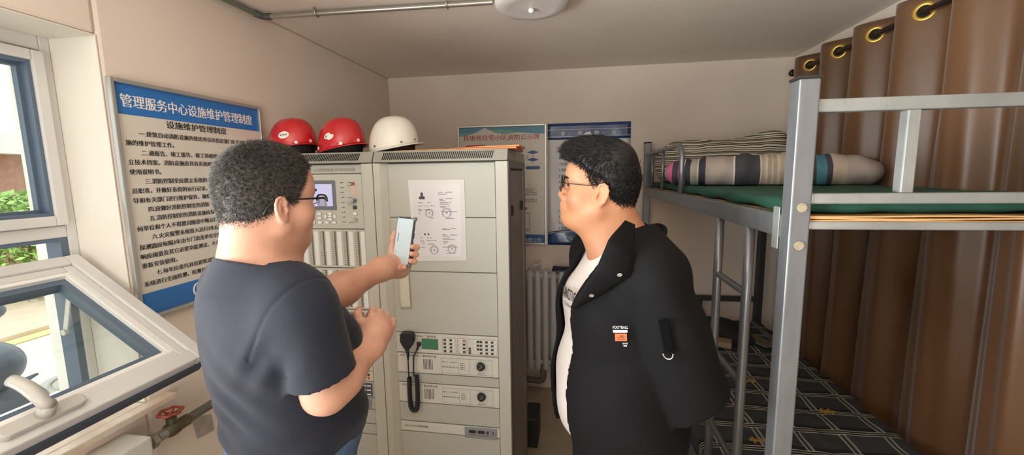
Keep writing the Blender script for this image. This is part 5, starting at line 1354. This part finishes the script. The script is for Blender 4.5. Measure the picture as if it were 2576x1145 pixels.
# jeans and shoes
m_jean = mat('blue denim', '4F678C', .85, var=.25, scale=30, bump=.3, bscale=400)
J = Field((-1.08, .5, .06), (-.36, 1.22, 1.30), .008)
torsoA(J, .007); J.ell(A(-.01, 0, .96), (.135, .170, .14), A.A, .03)
for s_ in (-1, 1): limb(J, [A(.0, s_*.095, .93), A(.015, s_*.105, .50), A(-.01, s_*.11, .09)], [.105, .075, .062], .05)
J.cut((0, 0, 1), (0, 0, 1.150)); J.cut((0, 0, -1), (0, 0, .07))
fold_noise(J, .0015, [((.3, .3, 1), 60, 0), ((-.5, .2, .9), 47, 1)])
J.build('jeans', m_jean, man)
m_shoe = mat('dark shoe leather', '2C2A29', .5)
def shoe(fr, s_, par):
    g = Field(fr(-.14, s_*.11, 0)-[.25, .25, 0], fr(.1, s_*.11, .12)+[.25, .25, 0], .008)
    g.ell(fr(.035, s_*.112, .035), (.145, .048, .045), fr.A, .0); g.ell(fr(-.03, s_*.11, .07), (.065, .045, .05), fr.A, .03); g.cut((0, 0, -1), (0, 0, .002))
    g.build('shoe', m_shoe, par)
for s_ in (-1, 1): shoe(A, s_, man)
# hair: close cropped, dark with grey in it
m_hairA = mat('dark greying hair', '2A2826', .6, h2='6A6560', scale=160, spec=.3)
rs = np.random.RandomState(3)
def hair_cap(H, sc, thick, line, h=.004, extra=None, kx=1.0):
    c = H(-.004*sc, 0, .147*sc); F = Field(c-.17, c+.17, h)
    F.ell(c, (.098*sc+thick, .076*sc+thick*.8, .090*sc+thick), H.A, 0)
    F.ell(H(-.035*sc, 0, .075*sc), (.058*sc+thick*.6, .056*sc+thick*.5, .095*sc), H.A, .035)
    if extra: extra(F)
    X, Y, Z = F.all()
    lf = ((X-H.o[0])*H.f[0]+(Y-H.o[1])*H.f[1]+(Z-H.o[2])*H.f[2])/sc; lu = ((X-H.o[0])*H.u[0]+(Y-H.o[1])*H.u[1]+(Z-H.o[2])*H.u[2])/sc
    zmin = np.interp(lf, [p[0] for p in line], [p[1] for p in line])
    F.D = np.maximum(F.D, ((zmin-lu)*.8).astype(np.float32))
    V, Q = F.mesh(); N = vnormals(V, Q)
    loc = np.stack([(V-H.o)@H.f/sc, (V-H.o)@H.r/sc, (V-H.o)@H.u/sc], 1)
    return V, Q, N, loc
lineA = [(-.12, .004), (-.070, .004), (-.050, .018), (-.030, .072), (-.02, .118), (.0, .128), (.012, .105), (.026, .098), (.036, .128), (.046, .150), (.062, .182), (.085, .196), (.12, .20)]
V, Q, N, lo = hair_cap(HA, AS, .008, lineA)
ok = (lo[:, 2] > np.interp(lo[:, 0], [p[0] for p in lineA], [p[1] for p in lineA])+.002)
idx = np.where(ok)[0]; pick = rs.choice(idx, 34000)
Pp = V[pick]+rs.normal(size=(34000, 3))*.0012; Np = N[pick]; L_ = lo[pick]
crown = np.array([-.045, .0, .235])
fl = L_-crown; fl = fl/np.linalg.norm(fl, axis=1)[:, None]
flow = (fl[:, :1]*HA.f+fl[:, 1:2]*HA.r+fl[:, 2:]*HA.u)*.55
top = np.clip((L_[:, 2]-.12)/.10, 0, 1); ln = .006+.007*top+rs.uniform(0, .004, 34000)
hair_mesh('hair', m_hairA, man, (V, Q), [hair_tufts([], [], Pp, Np*(.7+.5*top[:, None]), flow, ln, .00042, rs)])
# eyebrows
def face_curve(H, V, sc, pts, lift):
    L = np.stack([(V-H.o)@H.f, (V-H.o)@H.r, (V-H.o)@H.u], 1); L = L[L[:, 0] > .03]; out = []
    for r, u in pts:
        m = (abs(L[:, 1]-r*sc) < .0030) & (abs(L[:, 2]-u*sc) < .0030)
        if m.any(): out.append(H(L[m, 0].max()+lift, r*sc, u*sc))
    return out
def brows(H, V, sc, m, par, w):
    for s_ in (-1, 1):
        P = face_curve(H, V, sc, [(s_*r, .1315+.0065*math.sin(math.pi*(r-.012)/.050)) for r in np.linspace(.012, .054, 10)], .0008)
        n = len(P); g = MB(); g.tube(P, w, 7, rs=[w*(.45+.55*math.sin(math.pi*(.2+.75*i/n))) for i in range(n)]); g.build('eyebrow', m, par, smooth=True)
        P = face_curve(H, V, sc, [(s_*r, .1135+.0045*math.sin(math.pi*(r-.018)/.028)) for r in np.linspace(.018, .046, 8)], .0012)
        n = len(P); g = MB(); g.tube(P, .0014, 6); g.build('eyelashes', m, par, smooth=True)
brows(HA, VA, AS, m_hairA, man, .0024)
m_frame = mat('black spectacle frame', '1C1718', .35); m_lens = glass_mat('spectacle lens', 'F4F4F2', .10)
def glasses(H, sc, par, lw, lh, round_, rim, temple_top, half=False, dz=.112, fx=.115, endx=-.028, mt=None, ear=.083):
    g0 = MB(); lens = MB(); P = lambda f, r, u: H(f*sc, r*sc, u*sc)
    e = round_
    def shape(s_, q, k=1.0):
        c, s = math.cos(q), math.sin(q)
        x = abs(c)**e*(1 if c > 0 else -1)*lw; z = abs(s)**e*(1 if s > 0 else -1)*lh
        return P(fx-.16*(abs(.034+x*k)**2)*5, s_*(.034+x*k), dz+z*k)
    for s_ in (-1, 1):
        rng = np.linspace(0, math.pi, 20) if half else np.linspace(0, 2*math.pi, 40, endpoint=False)
        g0.tube([shape(s_, q) for q in rng], rim, 8, closed=not half)
        pl = [shape(s_, q, .97) for q in np.linspace(0, 2*math.pi, 40, endpoint=False)]
        ce = sum(pl)/len(pl)
        lens.add([ce]+pl, [(0, 1+i, 1+(i+1) % 40) for i in range(40)])
        oz = dz+temple_top
        g0.tube([shape(s_, math.asin(min(1, max(-1, temple_top/lh))) if half is False else .12), P(fx-.022, s_*.076, oz), P(.03, s_*.0835, oz-.001), P(endx+.02, s_*ear, oz+.001), P(endx, s_*(ear+.0015), oz-.004), P(endx-.014, s_*(ear-.004), oz-.020), P(endx-.020, s_*(ear-.008), oz-.036)], rim, 8, rs=[rim, rim*1.3, rim, rim, rim, rim, rim*.8])
    g0.tube([P(fx-.001, -.010, dz+.004), P(fx+.002, 0, dz+.007), P(fx-.001, .010, dz+.004)], rim*.9, 8)
    for s_ in (-1, 1): g0.tube([P(fx-.001, s_*.011, dz-.004), P(fx-.010, s_*.0125, dz-.008)], rim*.5, 6)
    o = g0.build('glasses', mt or m_frame, par, smooth=True)
    lens.build('lens', m_lens, o, smooth=True, solid=.0016)
    return o
glasses(HA, AS, man, .026, .0165, .7, .0019, .010, half=True, dz=.108, fx=.117)
# phone
ph = thing('phone', 'smartphone in a dark bumper case held up in front of the right cabinet', 'phone', tuple(pb_))
g = MB(); g.obox(pc, pr, pu, pn, (PW_/2, PL/2, PT/2)); g.build('case', mat('dark bumper case', '3B3D42', .4), ph, bevel=.004, segs=3)
g = MB()
for a in (-1, 1):
    for b in (-1, 1): g.obox(PH(a*(PW_/2-.003), b*(PL/2-.003), 0), pr, pu, pn, (.006, .006, PT/2+.0012))
g.build('bumper_corner', mat('clear smoke bumper', '6A6E70', .3), ph, bevel=.003, segs=3)
g = MB(); g.obox(PH(0, 0, PT/2+.0004), pr, pu, pn, (PW_/2-.0028, PL/2-.0035, .0006)); scr = g.build('screen', mat('lit phone screen', 'A9B2B6', .15, emit=.12), ph, bevel=.0005)
g = MB(); g.obox(PH(-.0215, .012, PT/2+.0011), pr, pu, pn, (.0022, .013, .0002)); g.obox(PH(-.0235, -.034, PT/2+.0011), pr, pu, pn, (.0012, .0045, .0002)); g.build('screen_mark', mat('grey screen mark', '7E8A92', .2), scr)
g = MB()
for u0 in (.02, -.008): g.obox(PH(PW_/2+.0012, u0, 0), pr, pu, pn, (.001, .009, .0022))
g.build('side_button', mat('dark bumper case', '3B3D42'), ph, bevel=.0005)

# =================================================== man B: black jacket over a white T-shirt
m_skinB = skin_mat('warm skin', 'C68E6B', 'B98160')
BC = np.array([.118, 1.20, 0]); Bf = Frame(BC, -108)
HB = Frame((0, 0, 0), -84, -5, 0)
HS = .95
HB.o = dp(1514, 495, 1.095)-HB(-.014, -.085, .092)*HS
man2 = thing('person', 'young man with glasses in a black jacket over a white T-shirt', 'person', (BC[0], BC[1], 0))
shL2 = Bf(-.01, -.190, 1.475); shR2 = Bf(-.01, .190, 1.475)
elL2 = dp(1722, 948, 1.07); wrL2 = Bf(-.20, .02, 1.10)
elR2 = Bf(-.19, .27, 1.23); wrR2 = Bf(-.21, .05, 1.07)
F = Field((-.18, .82, .98), (.44, 1.55, 1.90), .0026)
def torsoB(F, o, ob=None):
    E = lambda c, rr, k=.06: F.ell(Bf(*c), [x+o for x in rr], Bf.A, k)
    E((.0, 0, 1.33), (.118, .178, .20)); E((.028, 0, 1.12), (.132, .170, .20), .08); E((.0, 0, .97), (.125, .172, .17), .08)
    E((-.045, 0, 1.385), (.085, .155, .14), .06)
    for s_ in (-1, 1): E((.068, s_*.075, 1.355), (.062, .082, .075), .05)
    F.cone(Bf(-.012, -.155, 1.475), Bf(-.012, .155, 1.475), .058+o, .058+o, .06)
    for s_ in (-1, 1): F.cone(Bf(-.030, s_*.04, 1.535), Bf(-.02, s_*.155, 1.485), .046+o, .050+o, .05)
torsoB(F, 0)
head(F, HB, .009, HS, .011, .004, 1.04)
F.cone(Bf(-.030, 0, 1.46), HB(-.020, 0, .070), .066, .058, .035); F.cone(HB(.02, 0, .022), Bf(.03, 0, 1.50), .046, .050, .045); F.cone(HB(-.045, 0, .05), Bf(-.05, 0, 1.48), .048, .060, .04)
F.ell(HB(.035, 0, .010), (.045, .045, .022), HB.A, .03)
limb(F, [shL2, elL2, wrL2], [.052, .042, .030], .03); limb(F, [shR2, elR2, wrR2], [.052, .042, .030], .03)
for w0, sgn in ((wrL2, 1), (wrR2, -1)):
    hc2 = w0+Bf.r*.035*sgn-np.array([0, 0, .025]); F.cone(w0, hc2, .029, .026, .02); F.ell(hc2, (.018, .042, .036), Bf.A, .02)
    for i in range(4): finger(F, hc2+Bf.r*sgn*.035+np.array([0, 0, .026-.017*i]), [Bf.r*sgn*.8-Bf.f*.2, Bf.r*sgn*.4-Bf.f*.2-Bf.u*.5, -Bf.u*.4+Bf.f*.6], [.025, .02, .016], .0095, .008)
    finger(F, hc2+np.array([0, 0, .03]), [Bf.u+Bf.r*sgn*.5, Bf.r*sgn+Bf.u*.3, Bf.r*sgn], [.026, .024, .02], .012, .009)
F.build('body', m_skinB, man2); VB = F.out[0]
m_tee = mat('white cotton jersey', 'DAD3CE', .85, var=.05, scale=5, bump=.1, bscale=260)
T = Field((-.24, .78, .96), (.48, 1.58, 1.62), .005)
torsoB(T, .012)
T.ell(Bf(.05, 0, 1.12), (.112, .150, .15), Bf.A, .06)
fold_noise(T, .0016, [((.3, .5, .9), 36, 0), ((-.6, .5, .6), 44, 2.)])
T.cone(Bf(-.012, 0, 1.49), Bf(.03, 0, 1.72), .076, .10, .006, 's'); T.cut((0, 0, -1), (0, 0, .99))
T.build('t_shirt', m_tee, man2)
g = MB(); g.tube([Bf(-.008+.078*math.cos(q), .078*math.sin(q), 1.522-.020*math.cos(q)+.010*abs(math.sin(q))) for q in np.linspace(0, 2*math.pi, 40, endpoint=False)], .006, 10, closed=True); tcol = g.build('collar', m_tee, man2, smooth=True)
# jacket: an open shell
m_jack = mat('black cotton twill', '0A0A0D', .85, spec=.25, var=.12, scale=5, bump=.15, bscale=240)
K = Field((-.26, .72, .94), (.52, 1.66, 1.62), .005)
torsoB(K, .030)
K.ell(Bf(-.03, 0, 1.10), (.170, .210, .24), Bf.A, .08); K.ell(Bf(-.05, 0, 1.36), (.11, .18, .16), Bf.A, .06)
shJ = shL2+np.array([0, 0, -.01])
limb(K, [shR2, elR2, wrR2], [.088, .092, .070], .05)
fold_noise(K, .0020, [((.5, .3, .8), 30, 0), ((-.4, .6, .7), 37, 2.), ((.9, -.3, .3), 26, 1.)])
SL = Field((-.26, .72, .94), (.52, 1.66, 1.62), .005)
ud = unit(elL2-shL2)
limb(SL, [shL2, shL2+(elL2-shL2)*.45, elL2+ud*.09], [.078, .086, .099], .03); limb(SL, [elL2, wrL2], [.082, .066], .015)
SL.cut(ud+np.array([.30, 0, -.12]), elL2+ud*.052+np.array([.03, 0, 0]))
X, Y, Z = SL.all()
SL.D = (SL.D+.0035*np.sin(46*((X-elL2[0])*.5+(Z-elL2[2])*.9)+5*np.sin(8*Y))*np.exp(-((Z-elL2[2]-.09)/.09)**2)+.002*np.sin(33*X+25*Z)).astype(np.float32)
h = np.clip(.5+.5*(K.D-SL.D)/.012, 0, 1); K.D = (K.D+(SL.D-K.D)*h-.012*h*(1-h)).astype(np.float32)
# inside of the shell: always a little outside the T-shirt
IN = Field((-.26, .72, .94), (.52, 1.66, 1.62), .005)
torsoB(IN, .018); IN.ell(Bf(.05, 0, 1.12), (.118, .156, .155), Bf.A, .06)
K.D = np.minimum(K.D, IN.D-.011); K.D = np.maximum(K.D, -IN.D)
X, Y, Z = K.all()
lf = (X-BC[0])*Bf.f[0]+(Y-BC[1])*Bf.f[1]; lr = (X-BC[0])*Bf.r[0]+(Y-BC[1])*Bf.r[1]
left_ = np.interp(Z[0, 0], [.95, 1.10, 1.25, 1.38, 1.46, 1.54, 1.60], [-.090, -.086, -.070, -.056, -.070, -.085, -.10])[None, None, :]
right_ = np.interp(Z[0, 0], [.95, 1.10, 1.25, 1.38, 1.46, 1.54, 1.60], [.080, .085, .090, .080, .075, .085, .10])[None, None, :]
slot = np.maximum(np.maximum(left_-lr, lr-right_), .01-lf)
K.D = np.maximum(K.D, -slot.astype(np.float32))
K.cone(Bf(-.01, 0, 1.44), Bf(.02, 0, 1.72), .085, .105, .004, 's'); K.cut((0, 0, -1), (0, 0, .965))
jk = K.build('jacket', m_jack, man2)
# standing collar spread open, near lapel turned back
def sheet(fn, nu, nv, name, m, par, th=.006, label=None):
    g = MB(); g.grid(fn, nu, nv); return g.build(name, m, par, smooth=True, solid=th, label=label)
def colf(a, b):
    q = math.radians(-118+236*a)          # round the back of the neck from near front to far front
    rr = .094+.020*b; h = 1.475+.075*b*(1-.35*abs(2*a-1)**2)-.055*abs(2*a-1)**2+.03*(1-abs(2*a-1))
    return Bf(-.012-rr*math.cos(q)*.98, rr*math.sin(q)*-1.0, h+.012)
sheet(colf, 40, 8, 'collar', m_jack, jk, .008)
# trousers and shoes
m_trou = mat('black trousers', '0C0C0E', .85, bump=.15, bscale=200)
J = Field((-.22, .84, .05), (.46, 1.56, 1.06), .009)
J.ell(Bf(0, 0, .93), (.118, .165, .09), Bf.A, 0)
for s_ in (-1, 1): limb(J, [Bf(0, s_*.095, .92), Bf(.015, s_*.10, .5), Bf(-.01, s_*.105, .09)], [.105, .08, .068], .05)
J.cut((0, 0, -1), (0, 0, .07)); J.build('trousers', m_trou, man2)
for s_ in (-1, 1): shoe(Bf, s_, man2)
# hair: thick black, swept forward into a quiff, shaved lower sides
m_hairB = mat('black hair', '0E0D0E', .42, h2='1B1918', scale=90, spec=.4)
lineB = [(-.12, .045), (-.085, .045), (-.060, .060), (-.045, .085), (-.030, .125), (-.01, .152), (.02, .160), (.045, .172), (.065, .188), (.09, .200), (.2, .205)]
def quiff(F):
    F.ell(HB(.010, 0, .200), (.088, .070, .044), HB.A, .03)
    F.ell(HB(.052, .0, .206), (.042, .055, .021), (unit(HB.f*.97-HB.u*.24), HB.r, unit(HB.u*.97+HB.f*.24)), .02)
    F.ell(HB(-.040, 0, .160), (.054, .070, .070), HB.A, .03)
V, Q, N, lo = hair_cap(HB, HS, .009, lineB, extra=quiff)
pick = rs.choice(len(V), 16000); Pp = V[pick]; Np = N[pick]; L_ = lo[pick]
top = np.clip((L_[:, 2]-.15)/.08, 0, 1)[:, None]
flow = HB.f*(1.5*top)+HB.u*(-1.0*(1-top))-HB.f*.5*(1-top)+HB.u*.12*top
ln = .010+.014*top[:, 0]+rs.uniform(0, .005, 16000)
tA = hair_tufts([], [], Pp, Np*.30, flow, ln, .0008, rs)
# shaved sides: short stubble rooted on the scalp
ST = Field(HB(0, 0, .12)-.15, HB(0, 0, .12)+.15, .004); ST.ell(HB(-.004*HS, 0, .147*HS), np.array((.0985, .0765, .0905))*HS, HB.A, 0); ST.ell(HB(-.035*HS, 0, .075*HS), np.array((.062, .060, .075))*HS, HB.A, .035)
V2, Q2 = ST.mesh(); N2 = vnormals(V2, Q2); lo2 = np.stack([(V2-HB.o)@HB.f, (V2-HB.o)@HB.r, (V2-HB.o)@HB.u], 1)/HS
lowl = [(-.12, .015), (-.085, .015), (-.05, .03), (-.035, .06), (-.026, .10), (-.015, .118), (.006, .112), (.014, .098), (.026, .105), (.035, .132), (.05, .158), (.07, .19), (.2, .2)]
okb = np.where((lo2[:, 2] > np.interp(lo2[:, 0], [p[0] for p in lowl], [p[1] for p in lowl])) & (lo2[:, 2] < np.interp(lo2[:, 0], [p[0] for p in lineB], [p[1] for p in lineB])+.012))[0]
dens = np.clip((lo2[okb, 2]-np.interp(lo2[okb, 0], [p[0] for p in lowl], [p[1] for p in lowl]))/.03, .12, 1); pk = rs.choice(okb, 14000, p=dens/dens.sum())
tB = hair_tufts([], [], V2[pk]+N2[pk]*.003+rs.normal(size=(14000, 3))*.0012, N2[pk]*.6, -HB.u*.5-HB.f*.5+0*N2[pk], np.full(14000, .0050), .0006, rs)
hair_mesh('hair', m_hairB, man2, (V, Q), [tA, tB])
brows(HB, VB, HS, m_hairB, man2, .0032)
glasses(HB, HS, man2, .0255, .0235, 1.0, .0012, .004, half=False, dz=.117, fx=.110, mt=m_frame)
# eyes behind the lenses
for s_ in (-1, 1):
    g = MB(); g.sphere(HB(.0765*HS, s_*.031*HS, .112*HS), (.0118, .0118, .0092), 16, 10); eo = g.build('eye', mat('eye white', 'B5A89E', .3), man2, smooth=True)
    g = MB(); g.sphere(HB(.0848*HS, s_*.031*HS, .112*HS), (.0050, .0050, .0050), 12, 8); g.build('iris', mat('dark iris', '1E1512', .2), eo, smooth=True)
# jacket details
def snap(px_, py_, d):
    p = dp(px_, py_, d); n_ = unit(CAM-p); g = MB(); g.lathe([(.0068, 0), (.0068, .0015), (.0045, .0020), (.0042, .0008), (0, .0008)], p, n_, 20); o = g.build('snap_button', mat('snap metal', 'C8C6C0', .3, metal=.6), jk, auto=True)
def project_out(px_, py_, V):            # nearest vertex of the mesh along a view ray
    d = ray(px_, py_); d = d/np.linalg.norm(d); w_ = V-CAM; t = w_@d; off = np.linalg.norm(w_-t[:, None]*d, axis=1)
    c = np.where(off < .008)[0]
    return None if len(c) == 0 else CAM+d*(t[c].min()-.003)
KV = K.out[0]
def lapel(inner, outer, d_out, lift, name):
    n_ = len(inner); P = [project_out(x, y, KV) for x, y in outer]; dep = [(p-CAM)@FX_ if p is not None else d_out for p in P]
    base = float(np.median(dep)); rows = []
    for i in range(n_):
        a = dp(*outer[i], min(dep[i], base+.05)-.003); b = dp(*inner[i], min(dep[i], base+.05)-lift)
        rows.append((a, b))
    g = MB()
    def fn(u, v):
        q = u*(n_-1); i = min(int(q), n_-2); t = q-i
        a = rows[i][0]*(1-t)+rows[i+1][0]*t; b = rows[i][1]*(1-t)+rows[i+1][1]*t
        return a*(1-v)+b*v+unit(CAM-a)*.008*math.sin(math.pi*v)
    g.grid(fn, 24, 8)
    g.build(name, m_jack, jk, smooth=True, solid=.005); return fn
lap = lapel([(1572, 556), (1532, 600), (1498, 680), (1462, 735), (1437, 772)], [(1596, 566), (1594, 640), (1584, 692), (1510, 742), (1441, 778)], 1.0, .012, 'lapel')
for u_, v_ in ((.50, .30), (.76, .42)):
    p = lap(u_, v_); n_ = unit(np.cross(lap(u_+.02, v_)-p, lap(u_, v_+.02)-p)); n_ = n_ if n_@(CAM-p) > 0 else -n_
    g = MB(); g.lathe([(.0062, 0), (.0062, .0016), (.0040, .0022), (.0038, .0008), (0, .0008)], p+n_*.0032, n_, 20); g.build('snap_button', mat('snap metal', 'C8C6C0', .3, metal=.6), jk, auto=True)
def patch_frame(x, y, dx=14):
    p = project_out(x, y, KV); q = project_out(x+dx, y, KV); r_ = project_out(x, y+dx, KV)
    u = unit(q-p); v = unit(p-r_); v = unit(v-u*(u@v)); return p, u, v, unit(np.cross(u, v))
p, u, v, n_ = patch_frame(1542, 832)
if n_@(CAM-p) < 0: n_ = -n_
S_ = 1/1039.06*np.linalg.norm(p-CAM)*.97
g = MB(); text(g, 'FOOTBALL', p+n_*.003+u*0-v*(-6*S_), u, v, 11*S_, 36*S_); g.add([p+n_*.003+u*a*S_+v*b*S_ for a, b in ((0, -4), (34, -4), (34, 3), (0, 3))], [(0, 1, 2, 3)]); g.build('chest_lettering', m_white, jk, label='white lettering over a white bar')
g = MB(); g.obox(p+n_*.0025+u*18*S_-v*16*S_, u, v, n_, (14*S_, 9.5*S_, .0008)); po = g.build('patch', mat('orange patch', 'D9693F', .7), jk, label='orange cloth patch')
g = MB()
for k, w2 in enumerate((8, 10, 18, 20)): g.obox(p+n_*.0036+u*(18+(2 if k < 2 else 0))*S_-v*(10.5+3.4*k)*S_, u, v, n_, (w2*S_/2, .6*S_, .0002))
g.build('patch_lettering', m_ink, po)
g = MB(); text(g, 'SPORT', p+n_*.003+u*21*S_-v*34*S_, u, v, 6*S_, 13*S_); g.obox(p+n_*.003+u*27*S_-v*38*S_, u, v, n_, (4*S_, 1.2*S_, .0003)); g.build('woven_label', m_white, jk)
# sleeve strap with a D-ring
p, u, v, n_ = patch_frame(1677, 845)
if n_@(CAM-p) < 0: n_ = -n_
g = MB(); g.obox(p+n_*.003, u, v, n_, (11*S_, 42*S_, .002)); st = g.build('sleeve_strap', mat('black webbing', '060608', .9, spec=.1), jk, bevel=.001)
g = MB(); c_ = p+n_*.005-v*44*S_-u*4*S_
g.tube([c_+u*11*S_*math.cos(q)+v*14*S_*math.sin(q) for q in np.linspace(math.pi, 2*math.pi, 14)], .0014, 8); g.build('d_ring', mat('snap metal', 'C8C6C0'), st, smooth=True)
# printed letters on the chest of the T-shirt
TV = T.out[0]
def wrapped(s, x, y, size_px, du, slant):
    g = MB(); pos = x
    return g
p = project_out(1432, 735, TV); q = project_out(1456, 742, TV)
if p is not None and q is not None:
    u = unit(q-p); u = unit(np.array([u[0], u[1], u[2]*.4])); v = unit(UZ-u*(u@UZ)); n_ = np.cross(u, v)
    if n_@(CAM-p) < 0: n_ = -n_
    g = MB(); 
    text(g, 'ARCTIC', p+n_*.006-u*.045-v*.02, u, v, .048, .120, bold=.0022)
    text(g, 'Outdoor team', p+n_*.006-u*.030-v*.042, u, v, .018, .095)
    to = [o for o in man2.children if o.name.startswith('t_shirt')][0]
    g.build('lettering', mat('charcoal print', '3A393C', .7), to, label='dark grey printed letters')
